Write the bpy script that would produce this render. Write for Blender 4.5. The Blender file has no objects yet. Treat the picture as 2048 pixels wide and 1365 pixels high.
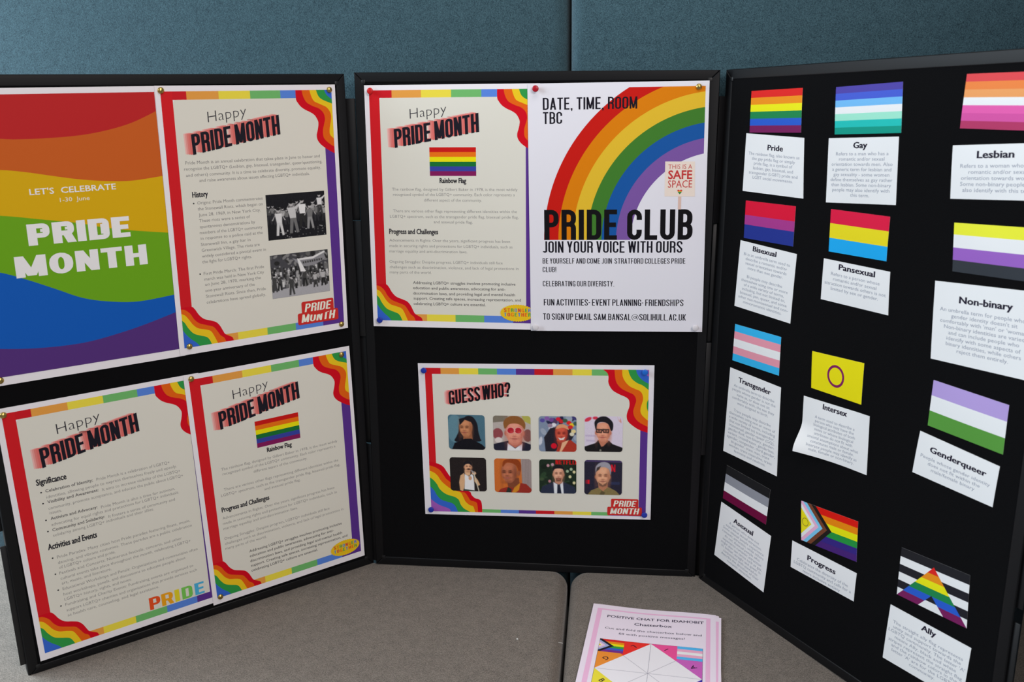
import bpy, bmesh, math, random
import numpy as np
from mathutils import Vector, Matrix
from mathutils.geometry import tessellate_polygon
random.seed(7)
scene = bpy.context.scene
COL = scene.collection

# ------------------------------------------------------------------ camera
CAM = Vector((0.13432, -1.59064, 0.86137))
PITCH, ROLL, YAW, FPX = 0.25304, -0.01349, -0.10533, 1857.41
_f = Vector((math.sin(YAW)*math.cos(PITCH), math.cos(YAW)*math.cos(PITCH), -math.sin(PITCH)))
_r = Vector((math.cos(YAW), -math.sin(YAW), 0)); _u = _r.cross(_f)
_r2 = _r*math.cos(ROLL) + _u*math.sin(ROLL); _u2 = _u*math.cos(ROLL) - _r*math.sin(ROLL)
cd = bpy.data.cameras.new('camera'); cam = bpy.data.objects.new('camera', cd); COL.objects.link(cam)
cd.sensor_width = 36.0; cd.lens = FPX/2048*36
cd.clip_start = 0.05; cd.clip_end = 50
cd.dof.use_dof = True; cd.dof.focus_distance = 1.62; cd.dof.aperture_fstop = 8.0
cam.matrix_world = Matrix(((_r2.x, _u2.x, -_f.x, CAM.x), (_r2.y, _u2.y, -_f.y, CAM.y), (_r2.z, _u2.z, -_f.z, CAM.z), (0, 0, 0, 1)))
scene.camera = cam

# ------------------------------------------------------------------ light and exposure
w = bpy.data.worlds.new('world'); scene.world = w; w.use_nodes = True
w.node_tree.nodes['Background'].inputs[0].default_value = (0.80, 0.90, 1.0, 1)
w.node_tree.nodes['Background'].inputs[1].default_value = 0.24
def area(name, loc, target, sx, sy, power, col):
    l = bpy.data.lights.new(name, 'AREA'); l.shape = 'RECTANGLE'; l.size = sx; l.size_y = sy
    l.energy = power; l.color = col
    o = bpy.data.objects.new(name, l); COL.objects.link(o); o.location = loc
    o.rotation_euler = (Vector(target)-Vector(loc)).to_track_quat('-Z', 'Y').to_euler()
    return o
area('ceiling_light', (0.25, -0.85, 2.35), (0.1, -0.35, 0), 1.2, 0.6, 10, (1.0, 0.91, 0.83))
area('window_daylight', (-2.2, -0.95, 1.5), (0.0, -0.2, 0.4), 1.5, 1.3, 54, (0.78, 0.90, 1.0))
area('side_fill', (-1.95, -0.16, 0.85), (-0.85, -0.2, 0.0), 0.7, 0.5, 34, (0.78, 0.91, 1.0))  # added cool fill, brightens the seat and backrest beyond the left panel
area('room_light', (1.5, -2.9, 2.1), (-0.3, 0, 0.5), 1.5, 1.0, 56, (1.0, 0.91, 0.88))
vs = scene.view_settings
scene.display_settings.display_device = 'sRGB'
vs.view_transform = 'Standard'; vs.look = 'None'; vs.gamma = 1.0; vs.exposure = 0.0; vs.use_curve_mapping = False

# ------------------------------------------------------------------ helpers
def lin(c):
    c = c/255.0
    return c/12.92 if c <= 0.04045 else ((c+0.055)/1.055)**2.4
MATS = {}
def ink(rgb, k=1.25):
    """printed colour given as it reads on the paper"""
    key = ('ink', rgb)
    if key in MATS: return MATS[key]
    m = bpy.data.materials.new('ink_%d_%d_%d' % rgb); m.use_nodes = True
    b = m.node_tree.nodes['Principled BSDF']
    b.inputs['Base Color'].default_value = tuple(min(0.9, lin(c)*k) for c in rgb)+(1,)
    b.inputs['Roughness'].default_value = 0.55
    b.inputs['Specular IOR Level'].default_value = 0.12
    MATS[key] = m
    return m
def plain(name, rgb, rough=0.5, metal=0.0, spec=0.5, bump=None):
    if name in MATS: return MATS[name]
    m = bpy.data.materials.new(name); m.use_nodes = True
    nt = m.node_tree; b = nt.nodes['Principled BSDF']
    b.inputs['Base Color'].default_value = tuple(lin(c) for c in rgb)+(1,)
    b.inputs['Roughness'].default_value = rough; b.inputs['Metallic'].default_value = metal
    b.inputs['Specular IOR Level'].default_value = spec
    if bump:
        sc, st, dist = bump
        tc = nt.nodes.new('ShaderNodeTexCoord'); n = nt.nodes.new('ShaderNodeTexNoise'); n.inputs['Scale'].default_value = sc
        n.inputs['Detail'].default_value = 3
        bp = nt.nodes.new('ShaderNodeBump'); bp.inputs['Strength'].default_value = st; bp.inputs['Distance'].default_value = dist
        nt.links.new(tc.outputs['Object'], n.inputs['Vector']); nt.links.new(n.outputs['Fac'], bp.inputs['Height'])
        nt.links.new(bp.outputs['Normal'], b.inputs['Normal'])
    MATS[name] = m
    return m
def fabric(name, dark, light, scale, stretch):
    """woven, heathered cloth: two crossed stretched noises mix a dark and a light yarn"""
    m = bpy.data.materials.new(name); m.use_nodes = True; nt = m.node_tree; b = nt.nodes['Principled BSDF']
    b.inputs['Roughness'].default_value = 0.9; b.inputs['Specular IOR Level'].default_value = 0.15
    b.inputs['Sheen Weight'].default_value = 0.25; b.inputs['Sheen Roughness'].default_value = 0.5
    tc = nt.nodes.new('ShaderNodeTexCoord')
    outs = []
    for s in ((1, stretch, stretch), (stretch, 1, 1)):
        mp = nt.nodes.new('ShaderNodeMapping'); mp.inputs['Scale'].default_value = s
        n = nt.nodes.new('ShaderNodeTexNoise'); n.inputs['Scale'].default_value = scale; n.inputs['Detail'].default_value = 3
        n.inputs['Roughness'].default_value = 0.6
        nt.links.new(tc.outputs['Object'], mp.inputs['Vector']); nt.links.new(mp.outputs['Vector'], n.inputs['Vector'])
        outs.append(n.outputs['Fac'])
    add = nt.nodes.new('ShaderNodeMath'); add.operation = 'ADD'
    nt.links.new(outs[0], add.inputs[0]); nt.links.new(outs[1], add.inputs[1])
    big = nt.nodes.new('ShaderNodeTexNoise'); big.inputs['Scale'].default_value = scale*0.12; big.inputs['Detail'].default_value = 2
    nt.links.new(tc.outputs['Object'], big.inputs['Vector'])
    ma = nt.nodes.new('ShaderNodeMath'); ma.operation = 'MULTIPLY_ADD'; ma.inputs[1].default_value = 0.12
    nt.links.new(big.outputs['Fac'], ma.inputs[0]); nt.links.new(add.outputs[0], ma.inputs[2])
    r = nt.nodes.new('ShaderNodeMapRange'); r.inputs['From Min'].default_value = 0.88; r.inputs['From Max'].default_value = 1.24
    nt.links.new(ma.outputs[0], r.inputs['Value'])
    mix = nt.nodes.new('ShaderNodeMix'); mix.data_type = 'RGBA'
    mix.inputs[6].default_value = tuple(lin(c) for c in dark)+(1,); mix.inputs[7].default_value = tuple(lin(c) for c in light)+(1,)
    nt.links.new(r.outputs['Result'], mix.inputs[0]); nt.links.new(mix.outputs[2], b.inputs['Base Color'])
    bp = nt.nodes.new('ShaderNodeBump'); bp.inputs['Strength'].default_value = 0.3; bp.inputs['Distance'].default_value = 0.0003
    nt.links.new(add.outputs[0], bp.inputs['Height']); nt.links.new(bp.outputs['Normal'], b.inputs['Normal'])
    return m

def new_obj(name, me, parent=None, mw=None):
    o = bpy.data.objects.new(name, me); COL.objects.link(o)
    if parent is not None: o.parent = parent
    elif mw is not None: o.matrix_world = mw
    return o
def tag(o, label, cat, group=None):
    o['label'] = label; o['category'] = cat
    if group: o['group'] = group
    return o
def thing(name, label, cat, mw=None, group=None):
    o = bpy.data.objects.new(name, None); COL.objects.link(o); o.empty_display_size = 0.02
    if mw is not None: o.matrix_world = mw
    return tag(o, label, cat, group)
def box_mesh(name, x0, x1, y0, y1, z0, z1, bev=0, seg=2, mat=None, smooth=True):
    bm = bmesh.new()
    vs_ = [bm.verts.new((x, y, z)) for x in (x0, x1) for y in (y0, y1) for z in (z0, z1)]
    for f in ((0, 1, 3, 2), (4, 6, 7, 5), (0, 4, 5, 1), (2, 3, 7, 6), (0, 2, 6, 4), (1, 5, 7, 3)):
        bm.faces.new([vs_[i] for i in f])
    if bev: bmesh.ops.bevel(bm, geom=bm.edges[:], offset=bev, segments=seg, profile=0.5, affect='EDGES', clamp_overlap=True)
    bmesh.ops.recalc_face_normals(bm, faces=bm.faces[:])
    me = bpy.data.meshes.new(name); bm.to_mesh(me); bm.free()
    if smooth and bev:
        for p in me.polygons: p.use_smooth = True
        try: me.set_sharp_from_angle(angle=math.radians(40))
        except Exception: pass
    if mat: me.materials.append(mat)
    return me

# ------------------------------------------------------------------ panel frames
W, H = 0.60612, 0.91145
def axes(yaw, lean, roll):
    u = Vector((math.cos(yaw), math.sin(yaw), 0)); n = Vector((math.sin(yaw), -math.cos(yaw), 0))
    v = Vector((0, 0, 1))*math.cos(lean) - n*math.sin(lean)
    c, s = math.cos(roll), math.sin(roll)
    return u*c+v*s, v*c-u*s
def frame_matrix(o, u, v):
    n = u.cross(v)
    return Matrix(((u.x, v.x, n.x, o.x), (u.y, v.y, n.y, o.y), (u.z, v.z, n.z, o.z), (0, 0, 0, 1)))
POSE = {'C': ((-0.30306, 0, 0), (0.0, -0.00126, -0.00897)),
        'L': ((-0.76132, -0.39732, -0.00605), (0.72945, -0.00355, 0.00707)),
        'R': ((0.30958, -0.00388, -0.00467), (-1.00605, 0.02402, 0.01108))}
PM = {k: frame_matrix(Vector(o), *axes(*a)) for k, (o, a) in POSE.items()}

# ------------------------------------------------------------------ setting: bench seat, backrest, wall, floor
seat_m = fabric('seat_cloth', (60, 54, 47), (146, 135, 124), 480, 4.0)
teal_m = fabric('teal_cloth', (24, 46, 56), (74, 104, 114), 470, 5.0)
def cushion(name, x0, x1, y0, y1, z0, z1, r, mat, label, cat, seam=None):
    cx, cy = (x0+x1)/2, (y0+y1)/2
    me = box_mesh(name, x0-cx, x1-cx, y0-cy, y1-cy, 0, z1-z0, r, 5, mat)
    o = new_obj(name, me); o.location = (cx, cy, z0)
    return tag(o, label, cat)
def seat(x0, x1, y0, y1, z0, z1, label):
    cx, cy = (x0+x1)/2, (y0+y1)/2; bm = bmesh.new(); F = 0.022; rings = []
    for ins, z in [(0, 0), (0, z1-z0-F)]+[(F*(1-math.cos(math.pi/2*k/8)), z1-z0-F+F*math.sin(math.pi/2*k/8)) for k in range(1, 9)]:
        rings.append([bm.verts.new((x, y, z)) for x, y in rounded(x0-cx+ins, y0-cy+ins, x1-cx-ins, y1-cy-ins, 0.046-ins, 12)])
    n = len(rings[0]); bm.faces.new(rings[0][::-1]); bm.faces.new(rings[-1])
    for a, b in zip(rings, rings[1:]):
        for i in range(n): bm.faces.new((a[i], a[(i+1) % n], b[(i+1) % n], b[i]))
    bmesh.ops.recalc_face_normals(bm, faces=bm.faces[:])
    me = bpy.data.meshes.new('seat_cushion'); bm.to_mesh(me); bm.free(); me.materials.append(seat_m)
    for p in me.polygons: p.use_smooth = True
    me.set_sharp_from_angle(angle=math.radians(50))
    o = new_obj('seat_cushion', me); o.location = (cx, cy, z0)
    tag(o, label, 'cushion')
def rounded(x0, y0, x1, y1, r, n):
    pts = []
    for cx, cy, a0 in ((x1-r, y0+r, -90), (x1-r, y1-r, 0), (x0+r, y1-r, 90), (x0+r, y0+r, 180)):
        for i in range(n+1):
            a = math.radians(a0+90*i/n); pts.append((cx+r*math.cos(a), cy+r*math.sin(a)))
    return pts
seat(-1.35, 0.0665, -0.66, 0.022, -0.11, -0.0015, 'grey-brown woven seat cushion left of the narrow gap, wide, under the left panel')
seat(0.0725, 0.925, -0.66, 0.022, -0.11, -0.0015, 'grey-brown woven seat cushion right of the gap, with the paper stack on it')
cushion('backrest_cushion', -1.35, 0.0655, 0.056, 0.126, -0.10, 1.42, 0.030, teal_m,
        'tall teal upholstered backrest panel left of the vertical seam', 'backrest')
cushion('backrest_cushion', 0.0680, 0.925, 0.042, 0.12, -0.10, 1.42, 0.020, teal_m,
        'tall teal upholstered backrest panel right of the vertical seam', 'backrest')
cushion('shade_wing', 0.93, 1.00, -1.25, 0.12, -0.10, 1.42, 0.022, teal_m,
        'unseen teal side wing added to shade the right end of the backrest', 'side wing')  # added out of view, blocks light so the backrest darkens to the right
wood = plain('bench_base', (60, 56, 52), 0.6)
base = new_obj('bench', box_mesh('bench', -1.35, 1.0, -0.38, 0.32, 0, 0.332, 0.004, 1, wood)); base.location = (0, -0.22, -0.442)
tag(base, 'dark upholstered bench body under the seat cushions', 'bench')
bk = new_obj('bench_back_board', box_mesh('bench_back_board', -1.35, 1.0, 0, 0.02, 0, 1.86, 0.003, 1, wood)); bk.location = (0, 0.128, -0.442)
tag(bk, 'dark board carrying the teal backrest panels', 'board')
fl = new_obj('floor', box_mesh('floor', -3.6, 3.6, -3.6, 0.6, -0.05, 0, mat=plain('floor_vinyl', (120, 118, 114), 0.6))); fl.location = (0, 0, -0.442); fl['kind'] = 'structure'
wl = new_obj('wall_back', box_mesh('wall_back', -3.6, 3.6, 0.4, 0.5, -0.442, 2.3, mat=plain('wall_paint', (190, 192, 190), 0.8))); wl['kind'] = 'structure'

# ------------------------------------------------------------------ display board
felt = plain('black_felt', (9, 9, 11), 0.95, 0, 0.12, (900, 0.5, 0.0006))
trim = plain('black_frame', (9, 9, 12), 0.5, 0, 0.28)
trim2 = plain('black_corner', (10, 10, 13), 0.5)
hin = plain('black_hinge', (12, 12, 15), 0.45)
board = thing('folding_display_board', 'three-panel black felt folding display board standing open on the bench seat', 'display board', Matrix.Translation((0, -0.1, 0)))
FW = 0.0165
def bar(axis_pts, name, parent):
    """mitred frame bar: outline in the panel plane, extruded back, edges bevelled"""
    bm = bmesh.new()
    a = [bm.verts.new((x, y, 0.0012)) for x, y in axis_pts]; b = [bm.verts.new((x, y, -0.0185)) for x, y in axis_pts]
    bm.faces.new(a); bm.faces.new(b[::-1])
    for i in range(4): bm.faces.new((a[i], b[i], b[(i+1) % 4], a[(i+1) % 4]))
    bmesh.ops.recalc_face_normals(bm, faces=bm.faces[:])
    bmesh.ops.bevel(bm, geom=[e for e in bm.edges if all(v.co.z > 0 for v in e.verts)], offset=0.0028, segments=3, profile=0.6, affect='EDGES')
    me = bpy.data.meshes.new(name); bm.to_mesh(me); bm.free(); me.materials.append(trim)
    for p in me.polygons: p.use_smooth = True
    try: me.set_sharp_from_angle(angle=math.radians(35))
    except Exception: pass
    new_obj(name, me, parent)
corner_me = box_mesh('corner_piece', -0.0035, 0.0035, -0.0035, 0.0035, -0.003, 0.0016, 0.001, 2, trim2)
strip_me = box_mesh('hinge_strip', -0.0085, 0.0085, -0.102, 0.102, -0.001, 0.001, 0.0007, 2, hin)
half_me = box_mesh('hinge_strip_half', -0.0045, 0.0045, -0.102, 0.102, -0.001, 0.001, 0.0007, 2, hin)
inv_board = Matrix.Translation((0, 0.1, 0))
for k, nm in (('L', 'left panel of the board'), ('C', 'centre panel of the board'), ('R', 'right panel of the board')):
    p = new_obj('panel', box_mesh('panel', FW-0.002, W-FW+0.002, FW-0.002, H-FW+0.002, -0.016, 0, 0, 1, felt), board)
    p.matrix_local = inv_board @ PM[k]; p['label'] = nm
    bar([(0, 0), (W, 0), (W-FW, FW), (FW, FW)], 'frame_bar', p)
    bar([(0, H), (FW, H-FW), (W-FW, H-FW), (W, H)], 'frame_bar', p)
    bar([(0, 0), (FW, FW), (FW, H-FW), (0, H)], 'frame_bar', p)
    bar([(W, 0), (W, H), (W-FW, H-FW), (W-FW, FW)], 'frame_bar', p)
    for x in (FW-0.001, W-FW+0.001):
        for y in (FW-0.001, H-FW+0.001):
            c = new_obj('corner_piece', corner_me, p); c.location = (x, y, 0)
ZB = ((0.870, 0.662), (0.662, 0.453), (0.453, 0.245), (0.245, 0.006))
ZS = [(a+b)/2 for a, b in ZB]; ZL = [(a-b)/0.204 for a, b in ZB]
for j, (A, B) in enumerate((('L', 'C'), ('C', 'R'))):
    for i, z in enumerate(ZS):
        depth = -0.003 if (i+j) % 2 else -0.013
        a = PM[A] @ Vector((W, z, depth)); b = PM[B] @ Vector((0, z, depth))
        u = (b-a); u.z = 0; u.normalize(); up = Vector((0, 0, 1)); up = (PM[B].to_3x3() @ Vector((0, 1, 0)))
        u = (u-up*u.dot(up)).normalized()
        s = new_obj('hinge_strip', strip_me, board); s.matrix_local = inv_board @ frame_matrix((a+b)/2, u, up) @ Matrix.Diagonal((1, ZL[i], 1, 1))
for k, x in (('L', -0.0035), ('R', W+0.0035)):
    for i, z in enumerate(ZS):
        s = new_obj('hinge_strip', half_me, board)
        s.matrix_local = inv_board @ PM[k] @ Matrix.Translation((x, z, -0.004 if (i % 2 or k == 'R') else -0.015))

# ------------------------------------------------------------------ flat print on sheets of paper
MM = 0.001
LAY = 0.05  # mm between printed layers
class Sheet:
    def __init__(s, name, label, cat, base, quad, w_, h_, lift, amp, seed, group=None, bulge=None, paper=(226, 224, 228), step=6.0, thick=0.22):
        s.q = [Vector(p) for p in quad]; s.w, s.h, s.lift, s.amp = w_, h_, lift, amp
        s.ph = random.Random(seed).uniform(0, 6.28); s.fn = bulge
        s.o = (s.q[2]+s.q[3])/2
        mw = base @ Matrix.Translation((s.o.x*MM, s.o.y*MM, 0))
        s.root = thing(name, label, cat, mw, group)
        step = 2.5 if bulge and thick and w_ < 150 else step; nx, ny = max(2, int(w_/step)), max(2, int(h_/step))
        vs_, fs = [], []
        for hh in (0.0, -thick):
            for j in range(ny+1):
                for i in range(nx+1): vs_.append(s.P(w_*i/nx, h_*j/ny, hh))
        N = (nx+1)*(ny+1)
        for j in range(ny):
            for i in range(nx):
                a = j*(nx+1)+i
                fs.append((a, a+nx+1, a+nx+2, a+1)); fs.append((N+a, N+a+1, N+a+nx+2, N+a+nx+1))
        rim = [i for i in range(nx+1)]+[j*(nx+1)+nx for j in range(1, ny+1)]+[ny*(nx+1)+i for i in range(nx-1, -1, -1)]+[j*(nx+1) for j in range(ny-1, 0, -1)]
        for a, b in zip(rim, rim[1:]+rim[:1]): fs.append((a, b, N+b, N+a))
        me = bpy.data.meshes.new('paper'); me.from_pydata(vs_, [], fs); me.materials.append(paper_mat(paper))
        me.polygons.foreach_set('use_smooth', [len(set(f)) == 4 and i < 2*nx*ny for i, f in enumerate(fs)])
        me.update(); me.set_sharp_from_angle(angle=math.radians(50)); new_obj('paper', me, s.root)
    def bul(s, a, b):
        if s.fn: return s.fn(a, b)
        sa, sb = math.sin(math.pi*min(1, max(0, a))), math.sin(math.pi*min(1, max(0, b)))
        if s.w < 200: return s.amp*(sa*sb*0.7+0.4*sb*(0.5+0.5*math.cos(1.5*math.pi*a+s.ph)))
        return s.amp*(sa*0.6*(0.5+0.5*math.sin(2.3*math.pi*b+s.ph)**2)*(0.3+0.7*sb)+sb*0.4*(0.5+0.5*math.cos(3.1*math.pi*a+s.ph)))
    def P(s, u, v, hgt):
        a, b = u/s.w, v/s.h; q = s.q
        p = q[0]*((1-a)*(1-b))+q[1]*(a*(1-b))+q[2]*(a*b)+q[3]*((1-a)*b)-s.o
        return (p.x*MM, p.y*MM, (s.lift+s.bul(a, b)+hgt)*MM)
def paper_mat(rgb):
    return ink(rgb, 1.22)

def clip_poly(pts, clip):
    """Sutherland-Hodgman, clip polygon convex"""
    def area2(p): return sum(p[i][0]*p[(i+1) % len(p)][1]-p[(i+1) % len(p)][0]*p[i][1] for i in range(len(p)))
    sg = 1 if area2(clip) > 0 else -1
    out = list(pts)
    for i in range(len(clip)):
        ax, ay = clip[i]; bx, by = clip[(i+1) % len(clip)]
        def side(p): return sg*((bx-ax)*(p[1]-ay)-(by-ay)*(p[0]-ax))
        src, out = out, []
        for j in range(len(src)):
            p, q = src[j], src[(j+1) % len(src)]; sp, sq = side(p), side(q)
            if sp >= 0: out.append(p)
            if (sp >= 0) != (sq >= 0):
                t = sp/(sp-sq); out.append((p[0]+t*(q[0]-p[0]), p[1]+t*(q[1]-p[1])))
        if len(out) < 3: return []
    return out
def rrect(x0, y0, x1, y1, r, n=5):
    pts = []
    for cx, cy, a0 in ((x1-r, y0+r, -90), (x1-r, y1-r, 0), (x0+r, y1-r, 90), (x0+r, y0+r, 180)):
        for i in range(n+1):
            a = math.radians(a0+90*i/n); pts.append((cx+r*math.cos(a), cy+r*math.sin(a)))
    return pts
def rect(x0, y0, x1, y1): return [(x0, y0), (x1, y0), (x1, y1), (x0, y1)]
def ell(cx, cy, rx, ry, n=18, rot=0):
    c, s = math.cos(rot), math.sin(rot); o = []
    for i in range(n):
        a = 2*math.pi*i/n; x, y = rx*math.cos(a), ry*math.sin(a); o.append((cx+x*c-y*s, cy+x*s+y*c))
    return o
def smooth_line(pts, n=5):
    """Catmull-Rom through points"""
    out = []
    P = [pts[0]]+list(pts)+[pts[-1]]
    for i in range(1, len(P)-2):
        for j in range(n):
            t = j/n; r = []
            for d in (0, 1):
                a, b, c, e = P[i-1][d], P[i][d], P[i+1][d], P[i+2][d]
                r.append(0.5*((2*b)+(-a+c)*t+(2*a-5*b+4*c-e)*t*t+(-a+3*b-3*c+e)*t**3))
            out.append(tuple(r))
    out.append(pts[-1]); return out

class Print:
    """collects flat shapes of one part of the print, becomes one mesh that follows the paper"""
    def __init__(s, sheet, name, layer=1): s.sh, s.name, s.z = sheet, name, layer; s.items = []; s.tris = []
    def poly(s, pts, col, dz=0, clip=None):
        if clip: pts = clip_poly(pts, clip)
        if len(pts) >= 3: s.items.append((pts, col, s.z+dz))
        return s
    def tri(s, verts, faces, col, dz=0): s.tris.append((verts, faces, col, s.z+dz)); return s
    def done(s, grid=10.0, label=None):
        bm = bmesh.new(); cols = []
        def mi(c):
            if c not in cols: cols.append(c)
            return cols.index(c)
        for pts, col, z in s.items:
            vs_ = [bm.verts.new((x, y, z*LAY)) for x, y in pts]
            for t in tessellate_polygon([[Vector((x, y, 0)) for x, y in pts]]):
                try: f = bm.faces.new([vs_[i] for i in t])
                except ValueError: continue
                f.material_index = mi(col)
        if grid and bm.verts:
            for d in (0, 1):
                lo = min(v.co[d] for v in bm.verts); hi = max(v.co[d] for v in bm.verts)
                x = math.ceil(lo/grid)*grid
                while x < hi:
                    co = [0, 0, 0]; no = [0, 0, 0]; co[d] = x; no[d] = 1
                    bmesh.ops.bisect_plane(bm, geom=bm.verts[:]+bm.edges[:]+bm.faces[:], plane_co=co, plane_no=no)
                    x += grid
        for verts, faces, col, z in s.tris:
            vs_ = [bm.verts.new((x, y, z*LAY)) for x, y in verts]; k = mi(col)
            for f in faces:
                try: fc = bm.faces.new([vs_[i] for i in f]); fc.material_index = k
                except ValueError: pass
        for v in bm.verts: v.co = s.sh.P(v.co.x, v.co.y, v.co.z)
        nrm = [f for f in bm.faces if (f.normal_update() or f.normal.z < 0)]
        bmesh.ops.reverse_faces(bm, faces=nrm)
        me = bpy.data.meshes.new(s.name); bm.to_mesh(me); bm.free()
        for c in cols: me.materials.append(ink(c))
        o = new_obj(s.name, me, s.sh.root)
        if label: o['label'] = label
        return o

class Photo:
    """a printed photograph: soft-edged shapes composited on a fine grid, stored as vertex colours of a flat mesh"""
    def __init__(s, sheet, rc, nx, ny, bg, r=0.0, name='photo_print', layer=3, soft=1.6):
        s.sh, s.rc, s.nx, s.ny, s.r, s.name, s.layer, s.soft = sheet, rc, nx, ny, r, name, layer, soft
        s.X, s.Y = np.meshgrid(np.linspace(0, 100, nx+1), np.linspace(0, 100, ny+1))
        s.img = np.empty((ny+1, nx+1, 3)); s.img[:] = [c/255 for c in bg]
    def _mix(s, col, a):
        c = np.array([v/255 for v in col]); s.img += (c-s.img)*a[..., None]
    def e(s, col, cx, cy, rx, ry, rot=0, op=1.0, soft=None):
        soft = soft or s.soft; c, q = math.cos(rot), math.sin(rot); dx, dy = s.X-cx, s.Y-cy
        x, y = dx*c+dy*q, -dx*q+dy*c
        d = (np.sqrt((x/rx)**2+(y/ry)**2)-1)*min(rx, ry)
        s._mix(col, np.clip(0.5-d/soft, 0, 1)*op); return s
    def shape(s, col, pts, op=1.0, soft=None):
        soft = soft or s.soft; P_ = [(float(x), float(y)) for x, y in pts]
        xa, xb = min(x for x, y in P_)-soft, max(x for x, y in P_)+soft; ya, yb = min(y for x, y in P_)-soft, max(y for x, y in P_)+soft
        i0, i1 = max(0, int(xa/100*s.nx)), min(s.nx+1, int(xb/100*s.nx)+2); j0, j1 = max(0, int(ya/100*s.ny)), min(s.ny+1, int(yb/100*s.ny)+2)
        if i1 <= i0 or j1 <= j0: return s
        X, Y = s.X[j0:j1, i0:i1], s.Y[j0:j1, i0:i1]; d2 = np.full(X.shape, 1e9); ins = np.zeros(X.shape, bool)
        for (ax, ay), (bx, by) in zip(P_, P_[1:]+P_[:1]):
            ex, ey = bx-ax, by-ay; L = ex*ex+ey*ey+1e-12
            t = np.clip(((X-ax)*ex+(Y-ay)*ey)/L, 0, 1); d2 = np.minimum(d2, (X-ax-t*ex)**2+(Y-ay-t*ey)**2)
            if ay != by: ins ^= ((ay > Y) != (by > Y)) & (X < (bx-ax)*(Y-ay)/(by-ay)+ax)
        d = np.sqrt(d2); d[ins] *= -1; a = np.clip(0.5-d/soft, 0, 1)*op
        c = np.array([v/255 for v in col]); v = s.img[j0:j1, i0:i1]; v += (c-v)*a[..., None]; return s
    def U(s, pts):
        x0, y0, x1, y1 = s.rc; return [((x-x0)/(x1-x0)*100, (y-y0)/(y1-y0)*100) for x, y in pts]
    def done(s, label=None, grain=0.012, seed=1):
        rng = np.random.default_rng(seed); s.img += rng.normal(0, grain, s.img.shape[:2])[..., None]
        img = np.clip(s.img, 0, 1); L = np.where(img <= 0.04045, img/12.92, ((img+0.055)/1.055)**2.4)*1.25; L = np.clip(L, 0, 0.9)
        x0, y0, x1, y1 = s.rc; vs_ = [s.sh.P(x0+(x1-x0)*i/s.nx, y0+(y1-y0)*j/s.ny, s.layer*LAY) for j in range(s.ny+1) for i in range(s.nx+1)]
        fs = []
        for j in range(s.ny):
            for i in range(s.nx):
                x, y = (i+0.5)/s.nx*(x1-x0), (j+0.5)/s.ny*(y1-y0)
                qx, qy = max(s.r-x, x-(x1-x0-s.r), 0), max(s.r-y, y-(y1-y0-s.r), 0)
                if qx*qx+qy*qy > s.r*s.r and s.r > 0: continue
                a = j*(s.nx+1)+i; fs.append((a, a+s.nx+1, a+s.nx+2, a+1))
        me = bpy.data.meshes.new(s.name); me.from_pydata(vs_, [], fs)
        ca = me.color_attributes.new('Col', 'FLOAT_COLOR', 'POINT')
        ca.data.foreach_set('color', np.concatenate([L.reshape(-1, 3), np.ones((L.shape[0]*L.shape[1], 1))], 1).astype(np.float32).ravel())
        me.materials.append(photo_mat()); o = new_obj(s.name, me, s.sh.root)
        if label: o['label'] = label
        return o
class PhotoMM(Photo):
    """same, drawn in sheet millimetres"""
    def poly(s, pts, col, dz=0, clip=None): return s.shape(col, s.U(pts))
    def tri(s, verts, faces, col, dz=0):
        for f in faces: s.shape(col, s.U([verts[i] for i in f]), soft=0.7)
        return s
def photo_mat():
    if 'photo' in MATS: return MATS['photo']
    m = bpy.data.materials.new('ink_photo'); m.use_nodes = True; nt = m.node_tree; b = nt.nodes['Principled BSDF']
    a = nt.nodes.new('ShaderNodeAttribute'); a.attribute_name = 'Col'; nt.links.new(a.outputs['Color'], b.inputs['Base Color'])
    b.inputs['Roughness'].default_value = 0.5; b.inputs['Specular IOR Level'].default_value = 0.15
    MATS['photo'] = m; return m

# ------------------------------------------------------------------ lettering, built-in font
_cu = bpy.data.curves.new('letter_source', 'FONT'); _to = bpy.data.objects.new('letter_source', _cu); COL.objects.link(_to)
_cu.resolution_u = 2; _cu.fill_mode = 'FRONT'
_cache = {}
def glyphs(text, off):
    k = (text, off)
    if k not in _cache:
        _cu.body = text; _cu.offset = off; _to.update_tag(); bpy.context.view_layer.update()
        me = bpy.data.meshes.new_from_object(_to.evaluated_get(bpy.context.evaluated_depsgraph_get()))
        _cache[k] = ([(v.co.x, v.co.y) for v in me.vertices], [tuple(p.vertices) for p in me.polygons]); bpy.data.meshes.remove(me)
    return _cache[k]
CAPH = 0.682
def text(pr, s, u0, v0, cap, col, u1=None, v1=None, off=0.0, sx=None, align='l', up=None, dz=0, skew=0):
    """baseline from (u0,v0) to (u1,v1) in sheet mm; cap height mm; up vector for cap height"""
    vs_, fs = glyphs(s, off)
    if not vs_: return 0
    mx0 = min(x for x, y in vs_); mx1 = max(x for x, y in vs_); nat = mx1-mx0
    sy = cap/CAPH
    if u1 is not None:
        if v1 is None: v1 = v0
        ex, ey = (u1-u0)/nat, (v1-v0)/nat; ox, oy = u0, v0
    else:
        k = sy*(sx or 1.0); ex, ey = k, 0; ox, oy = u0, v0
        if align == 'c': ox = u0-nat*k/2
        if align == 'r': ox = u0-nat*k
    if up is None: up = (skew*cap, -cap)
    ux, uy = up[0]/CAPH, up[1]/CAPH
    pr.tri([(ox+(x-mx0)*ex+y*ux, oy+(x-mx0)*ey+y*uy) for x, y in vs_], fs, col, dz)
    return nat

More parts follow.
